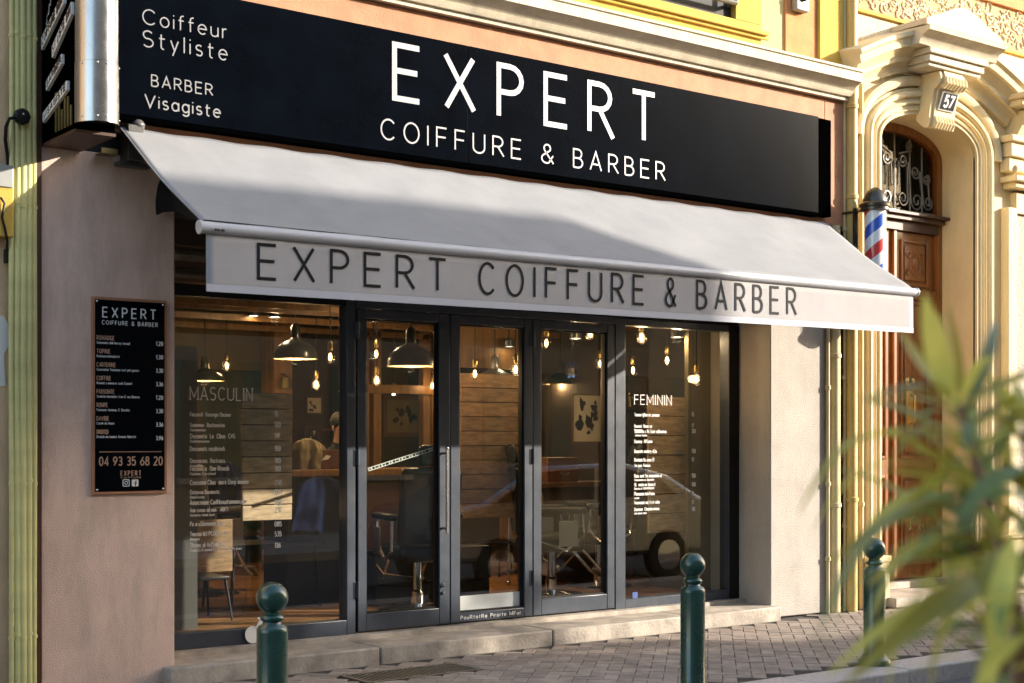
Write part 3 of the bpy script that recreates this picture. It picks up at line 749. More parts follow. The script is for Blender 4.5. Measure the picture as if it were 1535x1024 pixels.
strips = [((67, 76), (100, 6), 18, 'COIFFURE BOR'), ((83, 88), (112, 22), 18, 'STYLISTE DIN'), ((74, 137), (97, 96), 14, 'BARBER'), ((69, 185), (105, 136), 14, 'VISAGISTE')]
for (a_, b_, hh, s_) in strips:
    A = on_side(*a_); B = on_side(*b_); T = on_side(a_[0], a_[1] - hh)
    h = T.z - A.z; D_ = B - A; D_.x = 0; Ln = D_.length; D_.normalize()
    if A.y > -.03: A = A + D_ * .03
    stp = MB().prism([(0, 0), (Ln, 0), (Ln, h), (0, h)], (XS - .0005, A.y, A.z), D_, ZU, (-.022, 0, 0)).build('letter_strip', 'paper_white', PS, bevel=.002, fix=True)
    mb = MB(); letter(mb, s_, Vector((XS - .0228, A.y, A.z + .2 * h)) + D_ * .02, D_, ZU, (-1, 0, 0), h * .6, width=Ln * .92, wt=.20, track=.3)
    mb.build('lettering', 'wood_dark', stp, smooth=0)
A = on_side(70, 40); mb = MB(); letter(mb, 'coiffeur', (XS - .0015, A.y, A.z), Vector((0, -1, 1.6)).normalized(), ZU, (-1, 0, 0), .06, width=.42, wt=.12, track=.2); mb.build('script_lettering', 'vinyl', PS, smooth=0)
mb = MB()
for i in range(6): mb.box(XS - .006, XS, -.52 + i * .05, -.495 + i * .05, 3.50, 3.62 + .06 * (i % 3))
mb.build('side_rib', 'brass_dull', PS)

# ------------------------------------------------------------------ price board on the left pillar
PB = thing('price_board', 'tall black price board with copper edge and phone number on the pink pillar', 'sign', (3.77, 0, 1.26))
x0, x1, z0, z1 = 3.515, 4.024, 1.262, 2.531
MB().box(x0, x1, -.022, -.001, z0, z1).build('backing', 'copper_band', PB, bevel=.002)
MB().box(x0 + .018, x1 - .018, -.026, -.0225, z0 + .018, z1 - .018).build('panel', 'black_panel', PB)
for xx in (x0 + .03, x1 - .03):
    for zz in (z0 + .03, z1 - .03): MB().sphere((xx, -.027, zz), .008, 10, 6).build('screw', 'chrome', PB)
yb_ = -.0265
def bl(txt, pl, h, pr, wt_, m, track=.3, name='lettering'):
    o = at(pl[0], pl[1], yb_); mb = MB(); w_ = at(pr, 600, yb_).x - o.x
    letter(mb, txt, o, XU, ZU, NY, h, width=w_, wt=wt_, track=track); return mb.build(name, m, PB, smooth=0)
mat('copper_ink', (.55, .33, .22), .5)
bl('EXPERT', (154, 475), .062, 233, .12, 'white_letter', .5, 'title_lettering')
bl('COIFFURE & BARBER', (153, 486), .025, 236, .15, 'vinyl', .42, 'title_lettering')
hd_ = ['ROMADGE', 'TOPINE', 'CARTERINE', 'COIFFINE', 'PANSOMTE', 'ROMPE', 'DAVIDE', 'DROITED']
sb_ = [('Soomomes deb horroy torned', 194), ('Romoorrontoplent', 179), ('Soossotse Toosieop toof piti geoom', 208), ('Romont s monenos toob Conord', 197), ('Sooboto losrontto tron C ros Bonono', 209), ('Panrooe tororop C Bosdte', 194), ('Coonh do Hoosr', 171), ('Dotords mo tooosts Anrooos fobnotrd', 203)]
for i in range(8):
    py = 509 + i * 20.2
    bl(hd_[i], (145, py), .026, (171, 165, 173, 166, 171, 161, 163, 162)[i], .14, 'copper_ink', .3)
    bl(sb_[i][0], (145, py + 6), .015, sb_[i][1], .15, 'vinyl', .25)
    bl(('1,20', '1,30', '3,30', '3,36', '1,20', '3,30', '3,36', '3,96')[i], (234, py + 9), .024, 244, .2, 'white_letter', .25)
MB().box(3.56, 3.985, yb_ - .001, yb_, at(148, 678, yb_).z, at(148, 678, yb_).z + .004).build('rule', 'copper_ink', PB)
bl('04 93 35 68 20', (149, 698), .054, 243, .13, 'copper_ink', .26, 'phone_lettering')
bl('EXPERT', (181, 713), .030, 211, .13, 'copper_ink', .5)
bl('COIFFURE', (181, 717), .008, 211, .25, 'copper_ink', .5)
# round cornered camera emblem and f emblem
def rrect(cx, cz, r, k=.3, n=5):
    pts = []
    for qx, qz, a0 in ((1, 1, 0), (-1, 1, 90), (-1, -1, 180), (1, -1, 270)):
        pts += [(cx + qx * r * (1 - k) + r * k * math.cos(R(a0 + 90 * i / n)), cz + qz * r * (1 - k) + r * k * math.sin(R(a0 + 90 * i / n))) for i in range(n + 1)]
    return pts + [pts[0]]
o = at(189, 724, yb_); mb = MB(); zero = Vector((0, yb_, 0))
ribbon(mb, rrect(o.x, o.z, .021), .0025, zero, XU, ZU, NY, .001)
ribbon(mb, ar(o.x, o.z, .010, .010, 0, 360, 16), .0022, zero, XU, ZU, NY, .0011)
ribbon(mb, ar(o.x + .0125, o.z + .0125, .0015, .0015, 0, 360, 8), .0015, zero, XU, ZU, NY, .0012)
mb.build('camera_emblem', 'white_letter', PB, smooth=0)
o = at(202.5, 724, yb_); mb = MB()
mb.prism(rrect(o.x, o.z, .0225)[:-1], zero, XU, ZU, (0, -.001, 0))
e1 = mb.build('square_emblem', 'white_letter', PB, smooth=0)
mb = MB(); ribbon(mb, [(o.x + .003, o.z - .0215), (o.x + .003, o.z + .004)] + ar(o.x + .010, o.z + .006, .007, .008, 180, 90, 5), .0028, zero, XU, ZU, NY, .0022)
ribbon(mb, [(o.x - .006, o.z - .001), (o.x + .012, o.z - .001)], .0024, zero, XU, ZU, NY, .0024)
mb.build('emblem_letter', 'black_panel', e1, smooth=0)

# ------------------------------------------------------------------ left edge: neighbour wall and pipes
NB = thing('neighbour_building', 'cream and ochre rendered house at the left edge behind the pipes', 'building', (1.5, 0, 0))
MB().box(-6, 3.188, .03, .9, 0, 9).build('wall', 'left_wall', NB)
MB().box(3.12, 3.1895, -.02, .029, 0, 9).build('edge_strip', 'wood_dark', NB)
pp = [(17, .016), (25.5, .02), (34, .024), (43, .022), (51, .017)]
ptop = 5.7
for i, (px, r) in enumerate(pp):
    c = at(px, 600, -.03)
    lab = ['thin green pipe nearest the left edge of the photo', 'green pipe second from the left behind the black box', 'thickest green pipe in the middle of the left bundle', 'green pipe fourth from the left, wrinkled seam beside it', 'thin green pipe against the edge of the pink pillar'][i]
    t_ = thing('wall_pipe', lab, 'pipe', (c.x, -.03, 0), 'green painted pipes running up the left wall')
    MB().tube([(c.x + .002 * math.sin(z * 2 + i), -.03 - r * .2, z) for z in [j * .38 for j in range(16)]], r, 12).build('tube', 'pipe_green', t_)
    for z in (.38, 1.33, 3.05, 4.1): MB().lathe((c.x, -.03 - r * .2, z + .02 * (i % 2)), [(r + .004, 0), (r + .004, .018)], 12).build('clamp', 'pipe_green', t_)
jb = thing('junction_box', 'black round junction box clipped across the green pipes', 'junction box', at(34, 175, -.08))
p = at(33, 175, -.09)
MB().lathe(p + Vector((0, .035, 0)), [(.045, 0), (.052, .02), (.052, .05), (.040, .06), (.012, .062)], 8, axis=(0, -1, 0)).build('housing', 'gasket', jb, bevel=.004)
MB().sphere(p + Vector((.0, -.03, .01)), .009, 8, 6).build('screw', 'steel', jb)
q = [at(24, 176, -.10), at(14, 178, -.11), at(9, 190, -.10), at(8, 210, -.06), at(11, 232, -.03), at(12, 250, -.02)]
MB().tube(q, .011, 8).build('cable', 'gasket', jb)
ub = thing('utility_box', 'small ochre wall box with hanging cable at the left edge', 'utility box', at(4, 330, -.05))
a_, b_ = at(-14, 356, .03), at(13, 285, .03)
MB().box(a_.x, b_.x, -.06, .029, a_.z, b_.z).build('cover', 'yellow_wall', ub, bevel=.006)
a_, b_ = at(-10, 283, .03), at(12, 252, .03)
MB().box(a_.x, b_.x, -.07, .029, a_.z, b_.z).build('meter', 'grey_box', ub, bevel=.006)
MB().tube([at(1, 296, -.07), at(7, 305, -.08), at(3, 325, -.07), at(8, 345, -.07), at(11, 362, -.05), at(10, 375, -.03)], .008, 8).build('cable', 'gasket', ub)
a_, b_ = at(5, 394, .03), at(13, 375, .03); MB().box(a_.x, b_.x, -.03, .029, a_.z, b_.z).build('plug', 'gasket', ub)
ps = thing('paper_poster', 'torn white paper poster on the wall at the left edge', 'poster', at(3, 520, .02))
a_, b_ = at(-30, 578, .028), at(13, 474, .028)
MB().prism([(a_.x, a_.z), (b_.x - .02, a_.z), (b_.x - .03, a_.z + .2), (b_.x, a_.z + .25), (b_.x - .005, b_.z - .05), (b_.x - .03, b_.z), (a_.x, b_.z)], (0, .028, 0), XU, ZU, (0, -.003, 0)).build('sheet', 'paper_white', ps, fix=True)

# ------------------------------------------------------------------ pipes right of the shop
def vpipe(px, y, r, m, label, z0=0, z1=9., rings=()):
    c = at(px, 600, y); t_ = thing('down_pipe', label, 'pipe', (c.x, y, z0))
    MB().tube([(c.x, y, z0), (c.x, y, (z0 + z1) / 2), (c.x, y, z1)], r, 18).build('tube', m, t_)
    for z in rings: MB().lathe((c.x, y, z), [(r + .001, -.02), (r + .01, -.016), (r + .01, .02), (r + .001, .024)], 18).build('collar', m, t_)
    return t_
vpipe(1251, -.025, .055, 'pipe_cream', 'fat pale yellow downpipe right beside the white pillar', 0, 3.62, (1.0, 2.4))
vpipe(1277, -.085, .052, 'pipe_yellow', 'bright yellow downpipe between the shop and the arched portal', 0, 9, (1.05, 3.9, 4.75))
vpipe(1241, -.03, .018, 'pipe_cream', 'thin cream conduit hugging the right side of the white pillar', 0, 3.6, (.5, 1.2, 2.1))
vpipe(1266, -.04, .015, 'pipe_cream', 'thin cream conduit between the two fat downpipes', 0, 9, (.8, 2.2, 3.6, 5.))
vpipe(1291, -.05, .022, 'pipe_cream', 'slim white conduit beside the portal moulding', 0, 5.0, (1.0, 2.9))

# ------------------------------------------------------------------ portal building, number 57
PO = thing('portal_building', 'cream building with an arched moulded doorway numbered 57', 'building', (12.15, 0, 0))
OC, HWD, SPR, RISE = 12.15, .77, 4.52, .33
def arch_path(d, rise_k=1.0, seg=26, z0=.02, foot=True):
    """outline offset by d outside the opening; returns (x,z)"""
    a = HWD + d; r = RISE + d * .95 * rise_k
    pts = []
    if foot: pts += [(OC - a, z0), (OC - a, SPR * .5)]
    pts += [(OC - a * math.cos(math.pi * i / seg), SPR + r * max(0, math.sin(math.pi * i / seg)) ** .9) for i in range(seg + 1)]
    if foot: pts += [(OC + a, SPR * .5), (OC + a, z0)]
    return pts
# wall with hole: outer polygon strips
mb = MB(); ap = arch_path(0, z0=0.0)
xa, xb, zt_ = 10.88, 60., 9.
inner = ap; outer = []
for (x_, z_) in inner:
    if z_ < SPR - .01: outer.append((xa if x_ < OC else xb, z_))
    else:
        f = (x_ - (OC - HWD)) / (2 * HWD); outer.append((xa + (xb - xa) * f, zt_))
outer[2] = (xa, SPR); outer[-3] = (xb, SPR)
inner2 = inner[:3] + inner[3:]
vs = []; fs = []
for i, (p_, q_) in enumerate(zip(inner, outer)):
    vs += [(p_[0], .001, p_[1]), (q_[0], .001, q_[1])]
for i in range(len(inner) - 1): fs.append((2 * i, 2 * i + 1, 2 * i + 3, 2 * i + 2))
nI = len(inner)
fs = fs
mb.add(vs, fs)
# corner fillers
mb.add([(xa, .001, SPR), (xa, .001, zt_), (outer[3][0], .001, zt_)], [(0, 1, 2)]).add([(xb, .001, SPR), (outer[-4][0], .001, zt_), (xb, .001, zt_)], [(0, 1, 2)])
mb.build('wall', 'portal_cream', PO, fix=False, smooth=0)
# reveal
mb = MB(); vs = []; fs = []
for (x_, z_) in inner: vs += [(x_, 0.001, z_), (x_, .42, z_)]
for i in range(len(inner) - 1): fs.append((2 * i, 2 * i + 2, 2 * i + 3, 2 * i + 1))
mb.add(vs, fs).build('reveal', 'portal_cream', PO, smooth=30)
# mouldings (architrave) following the opening
def mould(name, d0, prof, m='portal_cream', z0=.5, foot=True, rk=1.0, seg=26):
    a_ = arch_path(d0, rk, seg, z0, foot); b_ = arch_path(d0 + .5, rk, seg, z0, foot)
    path = []
    for (x_, z_), (x2, z2) in zip(a_, b_):
        v_ = Vector((x2 - x_, 0, z2 - z_)); v_ = v_ / .5
        path.append(((x_, 0.0, z_), v_, (0, -1, 0)))
    return MB().sweep(prof, path).build(name, m, PO, fix=True, smooth=30)
mould('architrave', .0, [(0.0, -.02), (0.0, .03), (.035, .03), (.035, .045), (.05, .052), (.05, .03), (.10, .03), (.10, .05), (.115, .06), (.13, .052), (.135, .035), (.17, .035), (.17, .055), (.185, .075), (.215, .08), (.235, .065), (.24, .03), (.27, .03), (.28, 0)], z0=.5)
mould('inner_arch_band', .29, [(0, 0), (0, .05), (.03, .07), (.07, .075), (.10, .06), (.10, .02), (.12, 0)], foot=False)
# hood: bigger projecting arched cornice
hp_ = [(0, 0), (0, .05), (.04, .06), (.08, .08), (.11, .12), (.11, .15), (.15, .155), (.18, .18), (.225, .225), (.23, .26), (.30, .27), (.32, .30), (.36, .30), (.40, .0)]
path = []
for i in range(31):
    u_ = -1 + 2 * i / 30; x_ = OC + u_ * 1.26; z_ = 4.86 + .40 * math.cos(u_ * 1.45)
    dz_ = -.40 * 1.45 * math.sin(u_ * 1.45) / 1.26; v_ = Vector((-dz_, 0, 1)).normalized()
    path.append(((x_, 0, z_), v_, (0, -1, 0)))
MB().sweep(hp_, path).build('hood_arch', 'portal_cream', PO, fix=True, smooth=30)
# lower foot blocks of the architrave
for sx in (-1, 1):
    xx = OC + sx * (HWD + .14)
    MB().box(xx - .15, xx + .15, -.12, -.001, .0, .44).box(xx - .165, xx + .165, -.135, -.0015, .442, .50).build('plinth_block', 'portal_cream', PO, bevel=.008)
# impost blocks at springing
for sx in (1,):
    xx = OC + sx * (HWD + .62)
    MB().box(xx - .22, xx + .22, -.16, -.002, SPR + .05, SPR + .20).box(xx - .26, xx + .26, -.20, -.0025, SPR + .20, SPR + .27).box(xx - .2, xx + .2, -.12, -.0022, SPR - .1, SPR + .048).build('impost', 'portal_cream', PO, bevel=.012)
# central block with cornice over the keystone
kb_ = MB()
zc = SPR + RISE
kb_.box(OC - .44, OC + .44, -.34, -.003, 5.27, 5.34).box(OC - .47, OC + .47, -.37, -.0035, 5.342, 5.40).box(OC - .42, OC + .42, -.31, -.0028, 5.23, 5.268)
kb_.build('keystone_moulding', 'cornice_cream', PO, bevel=.008)
cp = [(0, 0), (.35, 0), (.36, .03), (.39, .07), (.44, .10), (.47, .11), (.48, .15), (0, .17)]
mb = MB(); mb.sweep([(a_, b_) for a_, b_ in cp], [((OC - .62, -.003, 5.405), (0, -1, 0), (0, 0, 1)), ((OC + .62, -.003, 5.405), (0, -1, 0), (0, 0, 1))]); mb.build('keystone_cornice', 'cornice_cream', PO, fix=True, smooth=25)
MB().prism([(-.62, 0), (.62, 0), (.62, .02), (.12, .22), (-.02, .25), (-.16, .22), (-.62, .05)], (OC, -.003, 5.576), XU, ZU, (0, -.44, 0)).build('keystone_cap', 'cornice_cream', PO, fix=True, smooth=0)
# keystone corbel, S-shaped
prof = [(.001, 5.22), (.44, 5.22), (.47, 5.17), (.46, 5.11), (.41, 5.08), (.35, 5.06), (.31, 4.98), (.27, 4.88), (.25, 4.80), (.26, 4.74), (.24, 4.70), (.18, 4.69), (.10, 4.72), (.001, 4.78)]
mb = MB()
for k_, wd in enumerate((.20, .15)):
    mb.prism([(a_ * .62 + .02 * k_, b_) for a_, b_ in prof], (OC - wd, 0, 0), (0, -1, 0), (0, 0, 1), (2 * wd, 0, 0))
for i in range(7): mb.tube([(OC - .15 + i * .05, -.32, 5.16), (OC - .15 + i * .05, -.33, 5.10), (OC - .15 + i * .05, -.28, 5.06)], .018, 8)
for i in range(7): mb.tube([(OC - .14 + i * .045, -.18, 4.80), (OC - .14 + i * .045, -.20, 4.74), (OC - .14 + i * .045, -.17, 4.69)], .017, 8)
mb.build('keystone', 'portal_cream', PO, fix=True, smooth=40)
# number plate, a thing of its own hung on the keystone
np_ = thing('house_number', 'small dark enamel plate with white 57 on the keystone', 'house number', (OC, -.36, 4.95))
tv = Vector((0, -.036, .10)).normalized(); nv_ = Vector((0, -.10, -.036)).normalized()
c0 = Vector((OC + .01, -.225, 4.955))
MB().obox(c0, XU * .125, tv * .095, nv_ * .006).build('rim', 'paper_white', np_, bevel=.003)
MB().obox(c0 + nv_ * .0075, XU * .108, tv * .080, nv_ * .003).build('plate', 'ink', np_)
mb = MB(); letter(mb, '57', c0 + nv_ * .0107 - XU * .066 - tv * .052, XU, tv, nv_, .105, width=.132, wt=.22, track=.2, serif=True); mb.build('lettering', 'white_letter', np_, smooth=0)
# right pilaster with bracket and rough render panels
MB().box(13.36, 13.52, -.10, -.001, .30, 4.05).build('pilaster_strip', 'portal_cream', PO, bevel=.01)
MB().box(13.53, 16.0, -.06, -.001, .62, 3.98).build('render_panel', 'rough_render', PO)
MB().box(13.525, 16.0, -.085, -.0012, 4.0, 4.22).build('panel_band', 'portal_cream', PO, bevel=.006)
mb = MB(); mb.box(13.40, 16., -.16, -.0016, 4.25, 4.31).box(13.34, 16., -.21, -.002, 4.312, 4.37); mb.build('capital_moulding', 'portal_cream', PO, bevel=.01)
sprof = [(0, 4.39), (.10, 4.39), (.13, 4.46), (.11, 4.55), (.10, 4.66), (.13, 4.78), (.20, 4.90), (.24, 5.00), (.22, 5.05), (0, 5.06)]
for xx in (13.45, 14.3):
    MB().prism(sprof, (xx, -.0015, 0), (0, -1, 0), (0, 0, 1), (.26, 0, 0)).tube([(xx - .01, -.20, 4.97), (xx + .27, -.20, 4.97)], .06, 14).tube([(xx - .008, -.11, 4.45), (xx + .268, -.11, 4.45)], .045, 14).build('scroll_bracket', 'portal_cream', PO, fix=True, smooth=40)
mb = MB(); mb.box(13.30, 16, -.30, -.0018, 5.075, 5.14).box(13.26, 16, -.36, -.0019, 5.142, 5.20); mb.build('bracket_cornice', 'portal_cream', PO, bevel=.01)
MB().box(13.33, 60, -.14, -.0021, .0, .58).box(13.31, 60, -.17, -.0024, .582, .62).build('base_plinth', 'portal_cream', PO, bevel=.01)
# left jamb pilaster strips between the conduit and the architrave
MB().box(10.9, 11.02, -.03, -.0012, 0, 9.).build('jamb_strip', 'yellow_pale', PO, bevel=.004)
# bands above: orange wall, relief frieze, yellow fillet
FZ0, FZ1 = 5.72, 6.16
MB().box(10.9, 40, -.02, -.0013, 5.20, FZ0 - .035).build('plain_band', 'relief', PO)
MB().box(10.9, 40, -.05, -.0014, FZ0 - .033, FZ0).build('fillet', 'yellow_wall', PO, bevel=.004)
rf = MB().box(10.9, 40, -.022, -.0016, FZ0 + .002, FZ1).build('relief_frieze', 'relief_ground', PO)
mb = MB(); rg = random.Random(11)
for i in range(420):
    cx_, cz_ = rg.uniform(10.95, 15.4), rg.uniform(FZ0 + .05, FZ1 - .04)
    r0 = rg.uniform(.03, .065); a0 = rg.uniform(0, 6.28); sgn = rg.choice((-1, 1)); tt = rg.uniform(2.5, 5.)
    pts = [(cx_ + r0 * (1 - .6 * k / 9) * math.cos(a0 + sgn * tt * k / 9), -.026, cz_ + r0 * (1 - .6 * k / 9) * math.sin(a0 + sgn * tt * k / 9)) for k in range(10)]
    mb.tube(pts, [.012 - .0006 * k for k in range(10)], 5)
tag(mb.build('leaf_scroll', 'relief', rf, smooth=60), kind='stuff')
MB().box(10.9, 40, -.06, -.0017, FZ1 + .002, FZ1 + .06).build('frieze_fillet', 'orange_wall', PO)
MB().box(10.9, 40, -.03, -.0019, FZ1 + .062, 9.).build('orange_upper_wall', 'orange_wall', PO)
MB().box(11.35, 12.95, -.22, .5, 0, .10).build('doorstep', 'step_stone', PO, bevel=.012)
MB().box(11.40, 12.90, .30, .6, .10, .17).build('threshold', 'step_stone', PO, bevel=.008)

# the wooden double door
DR = thing('wooden_door', 'tall varnished double door with carved panels under an iron fanlight', 'door', (OC, .44, .17))
DY = .44
# arched door frame
ap0 = arch_path(-.003, z0=.17); ap1 = arch_path(-.09, z0=.17)
mb = MB(); vs = []; fs = []
for (a_, b_) in zip(ap0, ap1): vs += [(a_[0], DY - .04, a_[1]), (b_[0], DY - .04, b_[1]), (b_[0], DY + .06, b_[1]), (a_[0], DY + .06, a_[1])]
for i in range(len(ap0) - 1):
    for k in range(4): fs.append((4 * i + k, 4 * i + (k + 1) % 4, 4 * i + 4 + (k + 1) % 4, 4 * i + 4 + k))
mb.add(vs, fs).build('frame', 'wood_door', DR, fix=True, smooth=30)
TZ = 3.86
mb = MB(); mb.box(OC - .70, OC + .70, DY - .05, DY + .05, TZ - .10, TZ + .0).box(OC - .74, OC + .74, DY - .10, DY + .05, TZ + .002, TZ + .05).box(OC - .78, OC + .78, DY - .14, DY + .05, TZ + .052, TZ + .085)
mb.build('transom_rail', 'wood_dark', DR, bevel=.006)
for sx in (-1, 1):
    xa_, xb_ = (OC - .675, OC - .006) if sx < 0 else (OC + .006, OC + .675)
    lf = MB().box(xa_, xb_, DY, DY + .05, .18, TZ - .102).build('door_leaf', 'wood_door', DR, bevel=.004)
    for (za, zb2) in ((.32, 1.25), (1.42, 3.05), (3.20, 3.68)):
        mb = MB(); i_ = .11
        frame_rect(mb, xa_ + i_, xb_ - i_, za, zb2, .03, .03, .03, .03, DY - .022, DY - .0005); mb.build('panel_moulding', 'wood_door', lf, bevel=.006)
        MB().box(xa_ + i_ + .06, xb_ - i_ - .06, DY - .014, DY - .0008, za + .06, zb2 - .06).build('raised_panel', 'wood_door', lf, bevel=.01)
        # carved cartouche
        cxm, czm = (xa_ + xb_) / 2, (za + zb2) / 2
        hh = min(.13, (zb2 - za) / 2 - .09)
        mb = MB()
        if zb2 - za < 1.2:
            for s1 in (-1, 1):
                for s2 in (-1, 1):
                    pts = []
                    for k in range(14):
                        t = k / 13; r_ = .045 * (1 - .7 * t); a_ = t * 7
                        pts.append((cxm + s1 * (.11 + r_ * math.cos(a_)), DY - .016, czm + s2 * (hh * .6 + r_ * math.sin(a_))))
                    mb.tube(pts, .009, 6)
            mb.sphere((cxm, DY - .014, czm), .05, 16, 8, (1, .3, 1.1))
            mb.tube([(cxm + .085 * math.cos(t), DY - .018, czm + hh * .9 * math.sin(t)) for t in [k * math.pi / 12 for k in range(25)]], .008, 6, cap=False)
            mb.build('carving', 'brass_dull' if za < 1 else 'wood_door', lf, smooth=50)
    MB().box(xa_, xb_, DY - .03, DY - .0006, 3.07, 3.17).build('lock_rail', 'wood_door', lf, bevel=.008)
MB().box(OC - .025, OC + .025, DY - .035, DY - .001, .18, TZ - .102).build('astragal', 'wood_door', DR, bevel=.008)
p = at(1365, 640, DY - .04)
MB().box(p.x - .05, p.x + .05, DY - .035, DY - .001, 1.70, 2.12).tube([(p.x, DY - .035, 1.78), (p.x, DY - .09, 1.80), (p.x, DY - .10, 1.95), (p.x, DY - .09, 2.06), (p.x, DY - .035, 2.08)], .016, 10).build('door_handle', 'brass', DR, bevel=.005)
MB().lathe((p.x, DY - .002, 2.22), [(.05, 0), (.05, .012), (.03, .04), (.0305, .07), (.02, .08)], 18, axis=(0, -1, 0)).build('door_knocker', 'brass', DR)
MB().box(OC - .72, OC + .72, DY + .015, DY + .022, TZ + .09, SPR + RISE - .01).build('fanlight_pane', 'glass_low_reflect', DR)
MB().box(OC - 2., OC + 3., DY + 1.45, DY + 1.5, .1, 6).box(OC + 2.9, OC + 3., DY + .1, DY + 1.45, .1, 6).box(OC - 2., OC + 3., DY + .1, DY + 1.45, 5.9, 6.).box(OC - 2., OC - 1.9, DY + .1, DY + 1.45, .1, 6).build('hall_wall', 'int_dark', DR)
# iron scrolls
mb = MB(); yi = DY - .02
def scroll(cx_, cz_, r_, a0, turns, sgn, tail=None, th=.011):
    pts = []
    nn_ = int(26 * turns)
    for k in range(nn_ + 1):
        t = k / nn_; rr_ = r_ * (.18 + .82 * t); a_ = a0 - sgn * (1 - t) * turns * 6.283
        pts.append((cx_ + rr_ * math.cos(a_), yi, cz_ + rr_ * math.sin(a_)))
    if tail: pts += [(tail[0], yi, tail[1])]
    mb.tube(pts, th, 6)
for sx in (-1, 1):
    for (dx, dz, r_, a0, sg, tl) in ((.13, .17, .085, 0.3, 1, (.20, .50)), (.36, .16, .10, 3.1, -1, (.22, .55)), (.55, .16, .085, 2.9, -1, (.40, .45)),
                                  (.13, .56, .07, 3.3, -1, (.05, .30)), (.34, .46, .075, .2, 1, (.48, .12)), (.52, .40, .06, 1.2, 1, (.58, .12)), (.24, .72, .055, -1., 1, (.07, .62))):
        scroll(OC + sx * dx, TZ + .07 + dz, r_, a0 if sx > 0 else math.pi - a0, 1.6, sg * sx, (OC + sx * tl[0], TZ + .07 + tl[1]))
for dx in (-.45, -.25, 0, .25, .45):
    hgt = (RISE + SPR - TZ - .1) * math.sqrt(max(0, 1 - (dx / .75) ** 2)) ** .5
    mb.tube([(OC + dx, yi, TZ + .09), (OC + dx, yi, TZ + .0 + hgt)], .009, 6)
mb.tube([(OC - .66, yi, TZ + .11), (OC + .66, yi, TZ + .11)], .012, 6)
mb.build('iron_grille', 'iron', DR, smooth=60)

# ------------------------------------------------------------------ barber pole
c = at(1311.5, 350, -.30); BX = c.x; zt_ = at(1311, 281, -.30).z; zj = at(1311, 312, -.30).z
BP = thing('barber_pole', 'red white and blue striped barber pole with dark domed cap on the wall', 'barber pole', (BX, -.30, zj - 1.1))
rP = .112
mb = MB(); n_, mzz = 60, 60; H_ = .98
vs = []; fs = []; mi = []
for j in range(mzz + 1):
    for i in range(n_):
        a_ = 2 * math.pi * i / n_; vs.append((BX + (rP - .014) * math.cos(a_), -.30 + (rP - .014) * math.sin(a_), zj - H_ + H_ * j / mzz))
for j in range(mzz):
    for i in range(n_):
        k = (i + 1) % n_; fs.append((j * n_ + i, j * n_ + k, (j + 1) * n_ + k, (j + 1) * n_ + i))
# helix stripes follow twisted columns so their edges stay clean
vs = []
for j in range(mzz + 1):
    for i in range(n_):
        a_ = 2 * math.pi * (i / n_ + (j / mzz) * 2.1)
        vs.append((BX + (rP - .014) * math.cos(a_), -.30 + (rP - .014) * math.sin(a_), zj - H_ + H_ * j / mzz))
b0 = len(mb.v); mb.v += vs; mb.f += fs
for j in range(mzz):
    for i in range(n_):
        u = (i / n_) % 1.0
        mb.m.append(1 if .25 <= u < .5 else (2 if .75 <= u else 0))
mb.build('striped_cylinder', ['pole_white', 'pole_red', 'pole_blue'], BP, smooth=60)
MB().lathe((BX, -.30, zj - H_), [(rP, 0), (rP, H_)], 32, cap=False).build('glass_tube', 'glass_clear', BP)
dome = [(rP + .002, -.03), (rP + .020, -.025), (rP + .020, .0), (rP + .032, .008), (rP + .034, .03), (rP + .02, .045), (rP + .006, .05), (rP + .002, .07), (rP - .015, .115), (rP - .045, .15), (rP - .08, .17), (.02, .178), (.001, .179)]
MB().lathe((BX, -.30, zj), [(r_, z_ * (zt_ - zj) / .179 if z_ > 0 else z_) for r_, z_ in dome], 32).build('cap', 'cap_dark', BP)
MB().lathe((BX, -.30, zj - H_), [(.03, -.14), (.06, -.12), (rP - .01, -.07), (rP + .02, -.03), (rP + .02, .0), (rP + .002, .02)], 32).build('base_cup', 'cap_dark', BP)
bx_ = BX - .115
MB().tube([(BX, -.31, zj - .03), (bx_ - .02, -.26, zj - .03), (bx_ - .02, -.001, zj - .03)], .012, 8).box(bx_ - .045, bx_ + .005, -.19, -.17, zj - .9, zj + .0).tube([(BX - .05, -.30, zj - H_ - .03), (bx_ - .02, -.001, zj - H_ - .03)], .012, 8).build('wall_bracket', 'cap_dark', BP)

# ------------------------------------------------------------------ bollards
def bollard(px, topz, x, y, label):
    t_ = thing('bollard', label, 'bollard', (x, y, 0), 'green ball topped bollards along the kerb')
    r = .077
    prof = [(.115, 0), (.115, .03), (.10, .045), (.088, .06), (r, .08), (r, .66), (r, .675), (.070, .69), (.050, .70), (.046, .712), (.058, .722), (.060, .735), (.052, .745), (.040, .752), (.040, .765)]
    MB().lathe((x, y, 0), prof, 40).build('post', 'bollard_green', t_, smooth=50)
    MB().sphere((x, y, .83), .079, 40, 24).build('ball', 'bollard_green', t_, smooth=60)
    return t_
bollard(411, .91, 3.43, -2.60, 'green bollard nearest the camera, before the left window')
bollard(1038, .91, 6.42, -2.50, 'middle green bollard standing before the right window')
bollard(1310, .91, 8.42, -2.31, 'farthest green bollard, partly behind the oleander leaves')
# round white card leaning on the window frame
A_ = at(379, 600, YF - .02); A_.z = .155 + .062
wt2 = thing('round_card', 'white round paper card leaning on the window frame beside the nearest bollard', 'card', (A_.x, A_.y, .15))
MB().lathe(A_, [(.062, 0), (.062, .002)], 28, axis=(0, -1, .12)).build('disc', 'paper_white', wt2)
MB().prism([(.02, .05), (.05, .10), (.03, .12), (.065, .125), (.075, .08), (.06, .03), (.05, .06)], A_ + Vector((0, -.004, 0)), XU, ZU, (0, -.0015, 0)).build('torn_strip', 'paper_white', wt2, fix=True)

